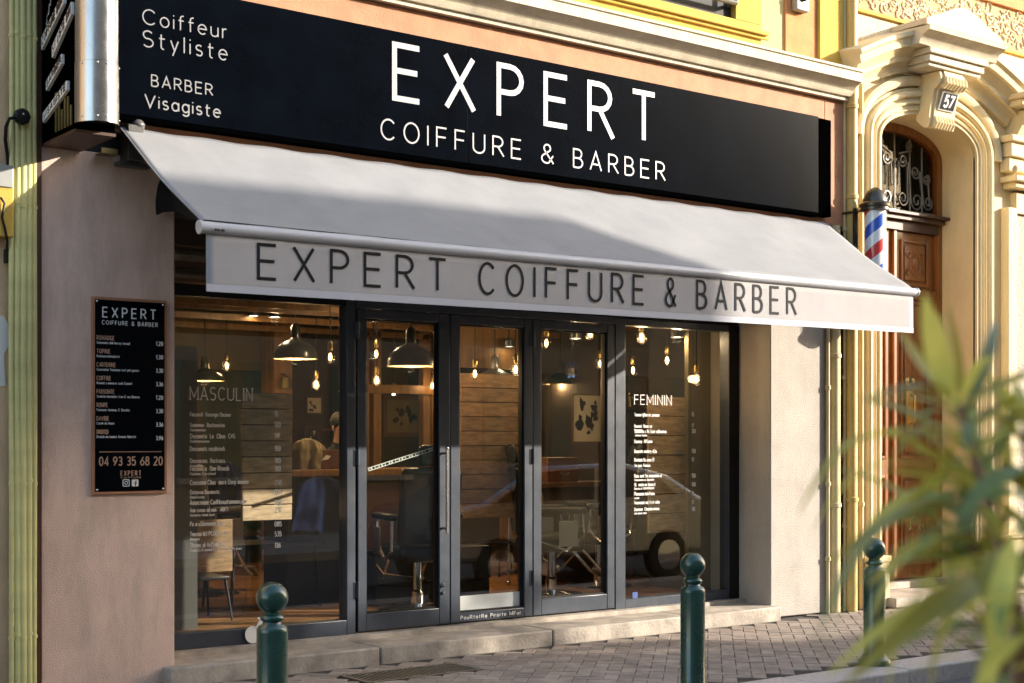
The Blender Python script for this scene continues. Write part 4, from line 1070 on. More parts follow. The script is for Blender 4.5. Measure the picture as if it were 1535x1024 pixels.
# ------------------------------------------------------------------ interior
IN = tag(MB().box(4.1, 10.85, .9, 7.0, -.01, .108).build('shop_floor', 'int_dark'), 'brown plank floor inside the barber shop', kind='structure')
fw = .17; rg = random.Random(5)
fme = {}
y = .81
MB().box(4.1, 9.84, .805, .9, .10, .112).build('floor_strip', 'wood_mid', IN)
rowi = 0
y = .905
while y < 6.9:
    x = 4.0 + (rowi % 3) * .6 - .9
    while x < 10.8:
        L = 1.5
        xa_, xb_ = max(x, 4.1), min(x + L, 10.8)
        if xb_ - xa_ > .15:
            key = round(xb_ - xa_, 2)
            if key not in fme:
                me = bpy.data.meshes.new('floor_plank')
                b_ = MB().box(0, key - .004, 0, fw - .004, 0, .012)
                me.from_pydata(b_.v, [], b_.f); me.materials.append(MATS['plank_floor']); fme[key] = me
            o = bpy.data.objects.new('floor_plank', fme[key]); COL.objects.link(o); o.location = (xa_, y, .109); o.parent = IN
        x += L
    y += fw; rowi += 1
RM = thing('shop_interior', 'dark brown room walls and ceiling seen through the shop glass', 'room', (7.5, 7, 0))
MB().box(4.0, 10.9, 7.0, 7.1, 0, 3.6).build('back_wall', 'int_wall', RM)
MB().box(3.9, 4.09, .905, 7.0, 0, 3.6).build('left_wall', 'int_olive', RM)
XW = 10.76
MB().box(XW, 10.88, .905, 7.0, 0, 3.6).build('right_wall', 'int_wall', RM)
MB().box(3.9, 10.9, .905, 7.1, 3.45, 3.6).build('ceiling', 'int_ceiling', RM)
for i in range(7):
    yy = 1.3 + i * .8
    MB().box(4.1, XW - .01, yy, yy + .10, 3.10, 3.449).build('ceiling_beam', 'wood_dark', RM)
for (yy, zz, r) in ((1.1, 3.0, .05), (1.5, 2.9, .03), (2.3, 3.02, .04), (3.4, 2.95, .05), (4.6, 2.9, .03)):
    MB().tube([(4.1, yy, zz), (XW, yy, zz)], r, 10).build('ceiling_duct', 'iron', RM)
for yy in (1.8, 2.7, 3.1, 4.1, 5.2):
    MB().box(5, XW - .02, yy, yy + .04, 2.80, 2.86).build('lamp_rail', 'wood_amber', RM)
# left window: soffit, column, board
a_, b_ = at(300, 556, 6.2), at(440, 520, 6.2)
MB().box(6.6, 8.3, 6.1, 6.99, b_.z - .30, 3.449).build('soffit', 'int_olive', RM)
a_ = at(411, 600, 5.6); b_ = at(438, 600, 5.6)
MB().box(a_.x, b_.x, 5.6, 5.9, .12, 3.449).build('column', 'wood_amber', RM)
a_ = at(262, 600, 1.6); b_ = at(296, 600, 1.6)
MB().box(a_.x - .2, b_.x, 1.6, 1.75, .12, 2.35).build('partition', 'leather_grey', RM)
cb = thing('chalkboard', 'dark green board leaning on the back wall of the shop', 'board', at(355, 700, 6.5))
a_, b_ = at(297, 800, 6.6), at(412, 551, 6.6)
MB().box(a_.x, b_.x, 6.6, 6.64, a_.z, b_.z).build('board', 'chalkboard', cb)
mb = MB(); frame_rect(mb, a_.x - .05, b_.x + .05, a_.z - .05, b_.z + .05, .05, .05, .05, .05, 6.57, 6.65); mb.build('frame', 'wood_dark', cb)

def plank_panel(label, pxa, pya, pxb, pyb, y, rows, m='plank_light'):
    a_, b_ = at(pxa, pyb, y), at(pxb, pya, y)
    t_ = thing('plank_panel', label, 'wood panel', ((a_.x + b_.x) / 2, y, a_.z))
    h = (b_.z - a_.z) / rows
    MB().box(a_.x + .02, b_.x - .02, y + .02, y + .05, a_.z, b_.z).build('backing', 'wood_dark', t_)
    rg = random.Random(int(pxa))
    for i in range(rows):
        MB().box(a_.x + rg.uniform(0, .008), b_.x - rg.uniform(0, .008), y - rg.uniform(0, .006), y + .019, a_.z + i * h + .004, a_.z + (i + 1) * h - .004).build('plank', m, t_, bevel=.003)
    return t_
plank_panel('pale wood plank panel hanging behind the masculine price list', 362, 590, 438, 782, .95, 8, 'plank_pale')
plank_panel('tall amber plank panel behind the middle glass door', 690, 562, 785, 778, 1.9, 10)
plank_panel('weathered plank panel behind the feminine price list', 972, 596, 1046, 800, 1.0, 7, 'plank_pale')
# amber wood wall behind the middle door top
a_, b_ = at(688, 555, 3.0), at(790, 500, 3.0)
MB().box(a_.x, b_.x, 3.0, 3.05, 2.35, 3.1).build('wood_bulkhead', 'wood_amber', RM)
a_, b_ = at(1050, 600, 1.2), at(1076, 600, 1.2)
MB().box(a_.x, b_.x, 1.2, 1.3, .12, 3.1).build('post', 'wood_amber', RM)
a_, b_ = at(1082, 600, .75), at(1098, 600, .75)
MB().box(9.55, 9.84, .75, .80, .115, 3.0).build('side_lining', 'int_olive', RM)

def framed(label, name, cat, pxa, pya, pxb, pyb, y=None, x=None, m='paper', fm='wood_dark', fwid=.03, art='ink', seed=1, n=6):
    """picture on the back wall (y) or on the right wall (x)"""
    if y is not None:
        a_, b_ = at(pxa, pyb, y), at(pxb, pya, y); U = XU; N = NY; O = Vector((a_.x, y, a_.z)); wv = b_.x - a_.x
    else:
        a_, b_ = atx(pxa, pyb, x), atx(pxb, pya, x); U = Vector((0, -1, 0)); N = Vector((-1, 0, 0)); O = Vector((x, a_.y, a_.z)); wv = a_.y - b_.y
    a_z, b_z = min(a_.z, b_.z), max(a_.z, b_.z); hv = b_z - a_z
    t_ = thing(name, label, cat, O)
    MB().prism([(0, 0), (wv, 0), (wv, hv), (0, hv)], O, U, ZU, N * .02).build('backing', m, t_, fix=True)
    mb = MB(); f = fwid
    for q in ([(-f, -f), (wv + f, -f), (wv + f, 0), (-f, 0)], [(-f, hv), (wv + f, hv), (wv + f, hv + f), (-f, hv + f)], [(-f, 0), (0, 0), (0, hv), (-f, hv)], [(wv, 0), (wv + f, 0), (wv + f, hv), (wv, hv)]):
        mb.prism(q, O, U, ZU, N * .035)
    mb.build('frame', fm, t_, fix=True)
    if art:
        rg = random.Random(seed); mb = MB()
        for i in range(n):
            cx_, cz_ = rg.uniform(.2, .8) * wv, rg.uniform(.15, .85) * hv; r_ = rg.uniform(.05, .13) * min(wv, hv)
            k_ = 9; mb.prism([(cx_ + r_ * rg.uniform(.5, 1.3) * math.cos(6.283 * j / k_), cz_ + r_ * rg.uniform(.5, 1.5) * math.sin(6.283 * j / k_)) for j in range(k_)], O + N * .0205, U, ZU, N * (.001 + .0003 * i))
        mb.build('drawing', art, t_, fix=True, smooth=0)
    return t_
framed('small cream framed print with dark figures on the back wall', 'framed_print', 'picture', 459, 597, 480, 619, y=6.4, fwid=.015, seed=3, n=7)
framed('dark landscape picture hanging below the cream print', 'framed_picture', 'picture', 457, 641, 479, 660, y=6.4, m='int_wall', art='paper', seed=4, n=3, fwid=.02)
framed('big dark framed portrait picture behind the left glass door', 'framed_portrait', 'picture', 578, 600, 632, 648, y=5.6, m='int_olive', art='ink', seed=5, n=9, fwid=.05)
framed('cream poster with black ink drawings behind the right glass door', 'wall_poster', 'poster', 857, 593, 906, 662, y=3.2, m='paper', fwid=.004, art='ink', seed=6, n=12)
framed('small lit ship shaped plaque above the feminine price list', 'wall_plaque', 'plaque', 988, 572, 1026, 581, y=2.2, m='brass', fwid=.006, art=None)
# timber frames standing round the portrait
mb = MB()
for px in (548, 566, 640, 652):
    a_ = at(px, 600, 5.2); mb.box(a_.x - .05, a_.x + .05, 5.2, 5.3, .12, 3.1)
a_, b_ = at(548, 560, 5.2), at(652, 560, 5.2); mb.box(a_.x, b_.x, 5.16, 5.19, 2.15, 2.25)
mb.build('timber_frame', 'wood_amber', RM)
# shelf units
def shelf(label, pxa, pxb, y, z0, z1, n, items, x=None):
    a_, b_ = at(pxa, 600, y), at(pxb, 600, y); t_ = thing('shelf_unit', label, 'shelf', (a_.x, y, z0))
    MB().box(a_.x, a_.x + .03, y, y + .3, z0, z1).box(b_.x - .03, b_.x, y, y + .3, z0, z1).build('side_panel', 'wood_dark', t_)
    for i in range(n):
        z = z0 + (z1 - z0) * i / (n - 1) - (.02 if i == n - 1 else 0)
        MB().box(a_.x + .03, b_.x - .03, y, y + .3, z, z + .02).build('shelf', 'wood_mid', t_)
    rg = random.Random(pxa)
    for i, (bm_, bc_) in enumerate((('brass', 'brass coloured'), ('leather_tan', 'brown'), ('paper', 'cream'), ('zinc', 'grey'), ('sticker_blue', 'blue'))):
        z = z0 + (z1 - z0) * rg.randrange(n - 1) / (n - 1) + .021; xx = rg.uniform(a_.x + .08, b_.x - .08); r_ = rg.uniform(.02, .035); h = rg.uniform(.1, .2)
        bt = thing('product_bottle', bc_ + ' bottle standing on the ' + label.split(' with')[0], 'bottle', (xx, y + .1, z), 'product bottles on the shop shelves')
        MB().lathe((xx, y + .12, z), [(r_, 0), (r_, h * .7), (r_ * .4, h * .82), (r_ * .4, h)], 10).build('body', bm_, bt)
shelf('dark wooden shelf unit behind the right glass door', 822, 852, 4.4, 1.0, 2.3, 5, 8)
shelf('low dark shelf unit with bottles near the back wall', 455, 530, 6.5, .9, 1.75, 3, 8)
shelf('narrow wooden shelf beside the feminine price list', 938, 972, 2.6, .9, 2.3, 5, 8)

# reception counter
a_, b_ = at(436, 705, 2.3), at(668, 705, 2.3)
RC = thing('reception_counter', 'long dark reception counter with thick wooden top', 'counter', (a_.x, 2.3, .12))
ctz = a_.z
MB().box(a_.x, b_.x, 2.3, 2.95, ctz - .06, ctz).build('counter_top', 'wood_amber', RC, bevel=.006)
MB().box(a_.x + .05, b_.x - .05, 2.45, 2.9, .125, ctz - .062).build('front_panel', 'int_dark', RC)
MB().box(a_.x + .8, a_.x + 1.25, 2.42, 2.449, .35, ctz - .12).build('tan_door', 'leather_tan', RC)
# laptop
a_ = at(470, 705, 2.45); b_ = at(516, 676, 2.45)
LP = thing('laptop', 'open brown laptop with a sticker on its lid on the counter', 'laptop', (a_.x, 2.5, ctz))
MB().box(a_.x, b_.x, 2.50, 2.515, ctz + .004, ctz + .004 + (b_.z - a_.z)).build('lid', 'leather_tan', LP, bevel=.004)
MB().box(a_.x, b_.x, 2.516, 2.76, ctz + .0005, ctz + .02).build('keyboard', 'dark_metal', LP)
MB().prism([(.0, 0), (.07, .01), (.10, .04), (.05, .05), (.03, .03)], ((a_.x + b_.x) / 2 - .05, 2.499, ctz + .08), XU, ZU, (0, -.001, 0)).build('sticker', 'paper_white', LP, fix=True)
# person behind the counter
from mathutils import noise as _ns
def skin_body(name, verts, edges, parent, mats_, pick, root=0, sub=2):
    me = bpy.data.meshes.new(name); w = wloc(parent)
    me.from_pydata([Vector(v[0]) - w for v in verts], edges, [])
    o = bpy.data.objects.new(name, me); COL.objects.link(o); o.parent = parent; o['_w'] = tuple(w)
    sk = o.modifiers.new('skin', 'SKIN')
    for i, v in enumerate(verts):
        r_ = v[1]; me.skin_vertices[0].data[i].radius = r_ if isinstance(r_, tuple) else (r_, r_)
    me.skin_vertices[0].data[root].use_root = True
    ss = o.modifiers.new('s', 'SUBSURF'); ss.levels = sub; ss.render_levels = sub
    dg_ = bpy.context.evaluated_depsgraph_get(); me2 = bpy.data.meshes.new_from_object(o.evaluated_get(dg_))
    o.modifiers.clear(); o.data = me2; me2.materials.clear()
    for m_ in mats_: me2.materials.append(MATS[m_])
    for p_ in me2.polygons: p_.use_smooth = True; p_.material_index = pick(p_.center + w)
    return o
hp = at(511, 643, 3.15)
PE = thing('person', 'person with glasses and black clothes working behind the counter', 'person', (hp.x, 3.3, .12))
hx_, hy_, hz_ = hp.x, 3.15, hp.z
V = [((hx_, hy_ + .12, hz_ - .80), (.15, .11)), ((hx_, hy_ + .12, hz_ - .55), (.15, .10)), ((hx_, hy_ + .09, hz_ - .30), (.16, .10)), ((hx_, hy_ + .05, hz_ - .17), .06), ((hx_, hy_ + .02, hz_ - .08), .055),
     ((hx_ - .19, hy_ + .08, hz_ - .27), .06), ((hx_ - .26, hy_ + .03, hz_ - .52), .048), ((hx_ - .16, hy_ - .25, hz_ - .60), .034), ((hx_ - .11, hy_ - .33, hz_ - .60), (.04, .018)),
     ((hx_ + .19, hy_ + .08, hz_ - .27), .06), ((hx_ + .27, hy_ + .03, hz_ - .52), .048), ((hx_ + .18, hy_ - .25, hz_ - .60), .034), ((hx_ + .12, hy_ - .33, hz_ - .60), (.04, .018)),
     ((hx_ - .09, hy_ + .14, hz_ - .98), .09), ((hx_ - .10, hy_ + .10, hz_ - 1.25), .06), ((hx_ - .10, hy_ + .14, .18), .045), ((hx_ + .09, hy_ + .14, hz_ - .98), .09), ((hx_ + .10, hy_ + .10, hz_ - 1.25), .06), ((hx_ + .10, hy_ + .14, .18), .045),
     ((hx_, hy_ + .01, hz_ + .02), (.072, .085)), ((hx_, hy_ + .015, hz_ + .09), (.06, .075))]
Ed = [(0, 1), (1, 2), (2, 3), (3, 4), (2, 5), (5, 6), (6, 7), (7, 8), (2, 9), (9, 10), (10, 11), (11, 12), (0, 13), (13, 14), (14, 15), (0, 16), (16, 17), (17, 18), (4, 19), (19, 20)]
skin_body('body', V, Ed, PE, ['shirt_black', 'skin'], lambda c: 1 if (c.z > hz_ - .13 or (c.y < hy_ - .24 and c.z > hz_ - .8)) else 0)
MB().sphere((hx_, hy_ + .035, hz_ + .07), .098, 18, 12, (.9, 1.0, 1.)).build('hair', 'hair', PE)
mb = MB(); 
for s in (-1, 1): mb.tube([(hx_ + s * .032 + .025 * math.cos(t), hy_ - .078, hz_ + .025 + .02 * math.sin(t)) for t in [k * math.pi / 6 for k in range(13)]], .003, 5, cap=False).sphere((hx_ + s * .03, hy_ - .062, hz_ + .025), .011, 8, 6)
mb.tube([(hx_ - .008, hy_ - .08, hz_ + .03), (hx_ + .008, hy_ - .08, hz_ + .03)], .003, 5); mb.build('glasses', 'chrome', PE)
MB().sphere((hx_, hy_ - .078, hz_ - .0), .014, 8, 6, (.8, 1.2, 1.4)).sphere((hx_ - .075, hy_ + .02, hz_ + .01), .02, 8, 6, (.4, 1, 1.4)).sphere((hx_ + .075, hy_ + .02, hz_ + .01), .02, 8, 6, (.4, 1, 1.4)).build('nose_and_ears', 'skin', PE)
MB().sphere((hx_, hy_ - .068, hz_ - .04), .02, 10, 6, (1, .4, .25)).build('mouth', 'leather_tan', PE)
for s in (-1, 1):
    mb = MB()
    for k in range(4):
        bx0 = hx_ + s * .12 + (k - 1.5) * .018
        mb.tube([(bx0, hy_ - .34, hz_ - .60), (bx0 * 1 - s * .002, hy_ - .38, hz_ - .59), (bx0, hy_ - .40 - .006 * (k in (1, 2)), hz_ - .607)], [.0095, .0085, .007], 6)
    mb.tube([(hx_ + s * .09, hy_ - .32, hz_ - .60), (hx_ + s * .07, hy_ - .345, hz_ - .60), (hx_ + s * .065, hy_ - .37, hz_ - .605)], [.011, .009, .008], 6)
    mb.build('fingers', 'skin', PE)

# cloths: lumpy draped shells
def drape(name, label, cat, pxa, pya, pxb, pyb, y, m, seed, thick=.12):
    a_, b_ = at(pxa, pyb, y), at(pxb, pya, y); t_ = thing(name, label, cat, ((a_.x + b_.x) / 2, y, a_.z))
    c = (a_ + b_) / 2; w_, h_ = (b_.x - a_.x) / 2, (b_.z - a_.z) / 2
    mb = MB(); nu_, nv_ = 40, 22; ph = seed * 1.7
    vs = []
    for j in range(nv_ + 1):
        v_ = j / nv_
        for i in range(nu_ + 1):
            u_ = -1 + 2 * i / nu_
            sh = min(1, v_ * 3.2) ** .5                                   # rounded shoulders at the top
            wid = (.62 + .38 * sh) * (1 + .10 * v_)
            droop = .22 * (u_ * u_) * (1 - .6 * v_)
            yy = -thick * math.sqrt(max(0, 1 - .9 * u_ * u_)) * sh + thick * .28 * v_ * math.sin(7 * u_ + ph + 1.5 * v_) + thick * .07 * math.sin(15 * u_ + 3 * v_ + ph)
            yy += thick * .25 * _ns.noise(Vector((u_ * 2.3 + seed, v_ * 3.1, 0)))
            ed_ = .05 * math.sin(6 * u_ + seed) * (1 if j == nv_ else 0)
            vs.append((c.x + u_ * w_ * wid * (1 + .05 * math.sin(5 * v_ + seed)), c.y + yy, b_.z - droop * h_ - (v_ + ed_) * 2 * h_ * (1 - droop * .5)))
    mb.add(vs, [(j * (nu_ + 1) + i, (j + 1) * (nu_ + 1) + i, (j + 1) * (nu_ + 1) + i + 1, j * (nu_ + 1) + i + 1) for j in range(nv_) for i in range(nu_)])
    q_ = mb.build('cloth', m, t_, smooth=80); q_.modifiers.new('s', 'SOLIDIFY').thickness = .012
drape('jacket', 'beige jacket heaped on the counter beside the laptop', 'jacket', 436, 657, 484, 706, 2.6, 'jacket_beige', 1, .12)
drape('barber_cape', 'dark blue cape hanging from the counter front', 'cape', 440, 712, 520, 800, 2.18, 'cloth_blue', 3, .05)
drape('blue_coat', 'blue coat hanging behind the masculine price list', 'coat', 312, 690, 364, 775, 4.0, 'cloth_blue', 5, .15)
drape('tote_bag', 'small bright blue bag hanging behind the right glass door', 'bag', 848, 540, 862, 566, 3.0, 'sticker_blue', 6, .06)
drape('denim_coat', 'blue grey coat hanging by the wooden post at the right window', 'coat', 1042, 738, 1062, 795, 1.15, 'cloth_blue', 8, .06)

# plywood chair close to left window
def side_chair(label, x, y, m_back, hgt=.86):
    t_ = thing('side_chair', label, 'chair', (x, y, .121), 'dark legged chairs in the shop')
    MB().box(x - .25, x + .25, y, y + .022, .53, .96).build('backrest', m_back, t_, bevel=.008)
    MB().box(x - .24, x + .24, y + .03, y + .46, .46, .49).build('seat', 'leather', t_, bevel=.008)
    for (sx, sy) in ((-1, 0), (1, 0), (-1, 1), (1, 1)):
        MB().tube([(x + sx * .21, y + .06 + sy * .34, .46), (x + sx * .255, y + .02 + sy * .45, .122)], [.014, .009], 8).build('leg', 'gasket', t_)
    return t_
p = at(307, 850, 1.9)
side_chair('pale plywood backed chair with thin black legs behind the left window', p.x, p.y, 'plank_light')
# dark round table
p = at(400, 830, 2.6)
TB = thing('black_table', 'black low table beside the plywood chair', 'table', (p.x, 2.6, .121))
MB().box(p.x - .45, p.x + .5, 2.4, 3.0, .66, .70).build('table_top', 'leather', TB, bevel=.005)
for sx, sy in ((-1, -1), (1, -1), (-1, 1), (1, 1)): MB().tube([(p.x + sx * .4, 2.7 + sy * .25, .66), (p.x + sx * .44, 2.7 + sy * .28, .122)], .014, 8).build('leg', 'gasket', TB)

def barber_chair(label, x, y, rz, body='leather'):
    t_ = thing('barber_chair', label, 'chair', (x, y, .121), 'barber chairs on chrome pedestals')
    # local coordinates: sitter faces +x ; build at origin then rotate through the parent
    w0 = t_['_w']; t_['_w'] = (0, 0, 0)
    MB().lathe((0, 0, 0), [(.34, 0), (.34, .012), (.30, .03), (.10, .055), (.07, .07)], 36).build('base_disc', 'chrome', t_, smooth=40)
    MB().lathe((0, 0, .07), [(.06, 0), (.06, .1), (.045, .12), (.045, .36), (.08, .38)], 20).build('pedestal', 'chrome', t_)
    MB().box(-.28, .26, -.25, .25, .44, .60).build('seat', body, t_, bevel=.045)
    b = MB(); b.obox((-.33, 0, .92), (.055, 0, .012), (0, .27, 0), (-.07, 0, .34)); b.build('backrest', body, t_, bevel=.04)
    b = MB(); b.obox((-.42, 0, 1.36), (.04, 0, .005), (0, .13, 0), (-.02, 0, .09)); b.build('headrest', body, t_, bevel=.03)
    for s in (-1, 1):
        a = MB().box(-.26, .24, s * .30 - .045, s * .30 + .045, .80, .86).build('armrest', body, t_, bevel=.02)
        MB().tube([(.20, s * .30, .80), (.22, s * .30, .60), (.05, s * .28, .46), (-.22, s * .30, .55), (-.24, s * .30, .80)], .018, 8).build('arm_bracket', 'chrome', a)
        MB().box(-.05, .14, s * .352, s * .358, .50, .74).build('side_plate', 'zinc', a, bevel=.02)
    MB().tube([(.24, -.18, .46), (.46, -.18, .22), (.56, -.18, .16)], .016, 8).tube([(.24, .18, .46), (.46, .18, .22), (.56, .18, .16)], .016, 8).build('footrest_arm', 'chrome', t_)
    b = MB(); b.obox((.56, 0, .19), (.06, 0, -.05), (0, .24, 0), (.006, 0, .009)); b.build('footrest', 'zinc', t_, bevel=.008)
    MB().tube([(0, .05, .30), (.02, .30, .34), (.02, .36, .42)], .010, 8).build('pump_lever', 'chrome', t_)
    t_.rotation_euler.z = rz
    return t_
barber_chair('black leather barber chair on a chrome pedestal behind the right glass door', 8.72, 1.75, R(-20))
barber_chair('dark barber chair seen from behind through the left glass door', 7.05, 1.55, R(75), 'leather')
barber_chair('black barber chair behind the feminine price list', 9.7, 2.2, R(160), 'leather')
barber_chair('grey leather barber chair in the dark behind the left window', 6.15, 3.9, R(30), 'leather_grey')
# waiting bench
p = at(600, 880, 1.9)
WB = thing('waiting_bench', 'low black leather bench behind the left glass door', 'bench', (p.x, 1.9, .121))
MB().box(6.9, 8.2, 2.0, 2.29, .30, .62).build('seat', 'leather', WB, bevel=.03)
MB().box(6.92, 8.18, 2.02, 2.27, .122, .298).build('base', 'int_dark', WB)
# wood stool / crate
p = at(827, 700, 3.0)
WC = thing('wooden_crate', 'reddish wooden box on the sideboard behind the right door', 'box', (p.x, 3., 1.15))
sd = at(815, 723, 2.9)
MB().box(p.x - .22, p.x + .2, 2.8, 3.05, sd.z, sd.z + .26).build('box', 'leather_tan', WC, bevel=.006)
MB().tube([(p.x - .05, 2.79, sd.z + .10), (p.x - .02, 2.77, sd.z + .08), (p.x + .03, 2.77, sd.z + .08), (p.x + .06, 2.79, sd.z + .10)], .008, 6).build('handle', 'iron', WC)
SDB = thing('sideboard', 'long wooden sideboard behind the right glass door', 'sideboard', (p.x, 2.9, .121))
MB().box(p.x - .4, 10.7, 2.7, 3.12, sd.z - .05, sd.z).build('top', 'wood_mid', SDB, bevel=.004)
MB().box(p.x - .38, 10.68, 2.75, 3.1, .122, sd.z - .052).build('body', 'wood_dark', SDB)
side_chair('dark chair between the counter and the middle door', 8.05, 3.3, 'wood_mid')
side_chair('wooden chair under the cream poster behind the right door', 9.75, 3.6, 'wood_amber')
framed('wide amber framed mirror on the right wall of the shop', 'wall_mirror', 'mirror', 700, 590, 780, 650, x=XW - .001, m='mirror', fm='wood_amber', fwid=.06, art=None)
framed('dark framed mirror between the poster and the plank shelf', 'wall_mirror', 'mirror', 918, 585, 955, 655, x=XW - .001, m='mirror', fm='wood_amber', fwid=.05, art=None)
for lab_, tx, ty in (('small black trolley with brushes behind the left glass door', 7.5, 3.2), ('small black trolley near the chrome barber chair', 9.2, 2.7)):
    t_ = thing('salon_trolley', lab_, 'trolley', (tx, ty, .121))
    for zz in (.25, .55, .85): MB().box(tx - .18, tx + .18, ty - .15, ty + .15, zz, zz + .03).build('tray', 'gasket', t_, bevel=.005)
    for sx, sy in ((-1, -1), (1, -1), (-1, 1), (1, 1)): MB().tube([(tx + sx * .17, ty + sy * .14, .15), (tx + sx * .17, ty + sy * .14, .92)], .009, 6).sphere((tx + sx * .17, ty + sy * .14, .147), .025, 8, 6).build('post', 'chrome', t_)
    for q in range(4): MB().lathe((tx - .1 + q * .07, ty - .05, .881), [(.018, 0), (.018, .10 + .02 * q), (.007, .13 + .02 * q)], 8).build('brush_pot', ('paper', 'leather_tan', 'zinc', 'brass')[q], t_)
# printed tape across the left door
A, B = at(552, 704, GY + .03), at(662, 669, GY + .03)
TP = thing('barrier_tape', 'slanting black and white printed tape behind the left glass door', 'tape', A)
d_ = (B - A).normalized(); up_ = Vector((-d_.z, 0, d_.x))
MB().obox((A + B) / 2, (B - A) / 2, up_ * .014, Vector((0, .002, 0))).build('band', 'vinyl', TP)
mb = MB()
for i in range(22):
    c = A.lerp(B, (i + .5) / 22); mb.obox(c + Vector((0, -.0027, 0)), d_ * (.006 + .004 * (i % 3)), up_ * (.006 + .003 * (i % 2)), Vector((0, .0005, 0)))
mb.build('print', 'ink', TP)
wl_ = thing('wall_light', 'small shaded light fixed beside the column behind the left window', 'lamp', at(428, 582, 5.5))
p = at(428, 582, 5.5); MB().lathe(p, [(.07, 0), (.05, .12), (.02, .14)], 14).build('shade', 'brass_dull', wl_)
MB().tube([p + Vector((0, 0, .14)), p + Vector((0, .05, .16)), p + Vector((0, .098, .16))], .01, 6).build('arm', 'iron', wl_)

# ------------------------------------------------------------------ lamps
def point(name, loc, e, col=(1, .62, .30), r=.04, parent=None):
    L = bpy.data.lights.new(name, 'POINT'); L.energy = e * .24; L.color = col; L.shadow_soft_size = r
    o = bpy.data.objects.new(name, L); COL.objects.link(o)
    if parent is not None: o.parent = parent; o.location = Vector(loc) - wloc(parent)
    else: o.location = loc
def pendant(px, py, wpx, label, m, e=22, flat=False):
    Z = FPX * .42 / wpx; p = atd(px, py, Z); p.y = max(p.y, .75)
    t_ = thing('pendant_lamp', label, 'lamp', p, 'industrial dome pendant lamps in the shop')
    if flat: pr = [(.21, 0), (.205, .03), (.17, .07), (.09, .11), (.05, .13), (.045, .16), (.045, .24), (.03, .26)]
    else: pr = [(.21, 0), (.205, .05), (.18, .11), (.12, .16), (.06, .185), (.045, .20), (.045, .30), (.03, .33), (.02, .34)]
    MB().lathe(p, pr, 32, cap=False).build('shade', m, t_, smooth=40)
    MB().lathe(p, [(r_ - .006, z_ + .001) for r_, z_ in pr[:5]], 32, cap=False).build('inner_shade', 'enamel_inner', t_, smooth=40)
    MB().lathe(p, [(.212, -.004), (.215, 0), (.212, .004)], 32, cap=False).build('rim', 'brass', t_)
    MB().tube([p + Vector((0, 0, pr[-1][1])), (p.x, p.y, 3.44)], .006, 6).build('cord', 'gasket', t_)
    MB().sphere(p + Vector((0, 0, .06)), .035, 12, 8).build('bulb', 'spot_glow', t_)
    point('lamp_light', p + Vector((0, 0, -.02)), e, parent=t_)
    return t_
pendant(307, 571, 60, 'brass green pendant lamp above the word masculine', 'enamel_green', flat=True, e=24)
pendant(443, 538, 66, 'large black dome pendant lamp at the top of the left window', 'enamel_dark', e=26)
pendant(616, 549, 72, 'dark dome pendant lamp behind the left glass door', 'enamel_dark', e=26)
pendant(742, 572, 62, 'silvery dome pendant lamp behind the middle glass door', 'zinc', flat=True, e=26)
pendant(840, 576, 54, 'dark pendant lamp behind the right glass door', 'enamel_dark', flat=True, e=22)
def bulb(px, py, Z, label, e=0):
    p = atd(px, py, Z); p.z = min(p.z, 3.0)
    t_ = thing('bare_bulb', label, 'light bulb', p, 'bare filament bulbs hanging in the shop')
    MB().lathe(p, [(.004, -.065), (.03, -.05), (.042, -.02), (.038, .015), (.02, .045), (.017, .06)], 16, cap=False).build('envelope', 'glass_clear', t_)
    MB().lathe(p, [(.004, -.035), (.014, -.02), (.016, 0), (.008, .03)], 10).build('filament', 'bulb_glow', t_)
    MB().lathe(p, [(.02, .058), (.022, .07), (.022, .12), (.008, .14)], 12).build('socket', 'brass', t_)
    MB().tube([p + Vector((0, 0, .14)), (p.x, p.y, 3.44)], .005, 6).build('cord', 'gasket', t_)
    if e: point('bulb_light', p, e, parent=t_, r=.05)
for px, py, Z, lab, e in ((474, 576, 14.6, 'bare bulb hanging above the cream print', 8), (495, 535, 13., 'bare bulb hanging between black dome lamp and window post', 0), (565, 570, 14.5, 'lower bare bulb at the left edge of the left door', 8),
                       (564, 530, 13.8, 'upper bare bulb at the left edge of the left door', 0), (712, 560, 13.5, 'left bare bulb by the silvery pendant', 0), (773, 554, 13., 'right bare bulb by the silvery pendant', 6),
                       (819, 514, 13., 'bare bulb at the top left of the right door', 0), (885, 500, 13.6, 'bare bulb at the top right of the right door', 6), (962, 506, 13., 'bare bulb at the top of the right window', 8), (1044, 568, 13.2, 'bare bulb beside the wooden post in the right window', 5),
                       (949, 555, 14.5, 'small bare bulb behind the edge of the right window', 0), (590, 590, 17.5, 'added tiny far bulb left of the portrait picture', 3), (648, 578, 17., 'added tiny far bulb right of the portrait picture', 3),  # tiny far bulbs: extra lights added deeper in the room
                       (760, 590, 16., 'added far bulb low behind the middle glass door', 3), (900, 545, 15., 'added far bulb above the cream poster', 3), (1000, 540, 14., 'bulb hanging above the ship plaque', 0), (340, 548, 15.5, 'added bare bulb left of the wall light in the left window', 3)):  # weakly lit bulbs on this row also added for more light inside
    bulb(px, py, Z, lab, e)
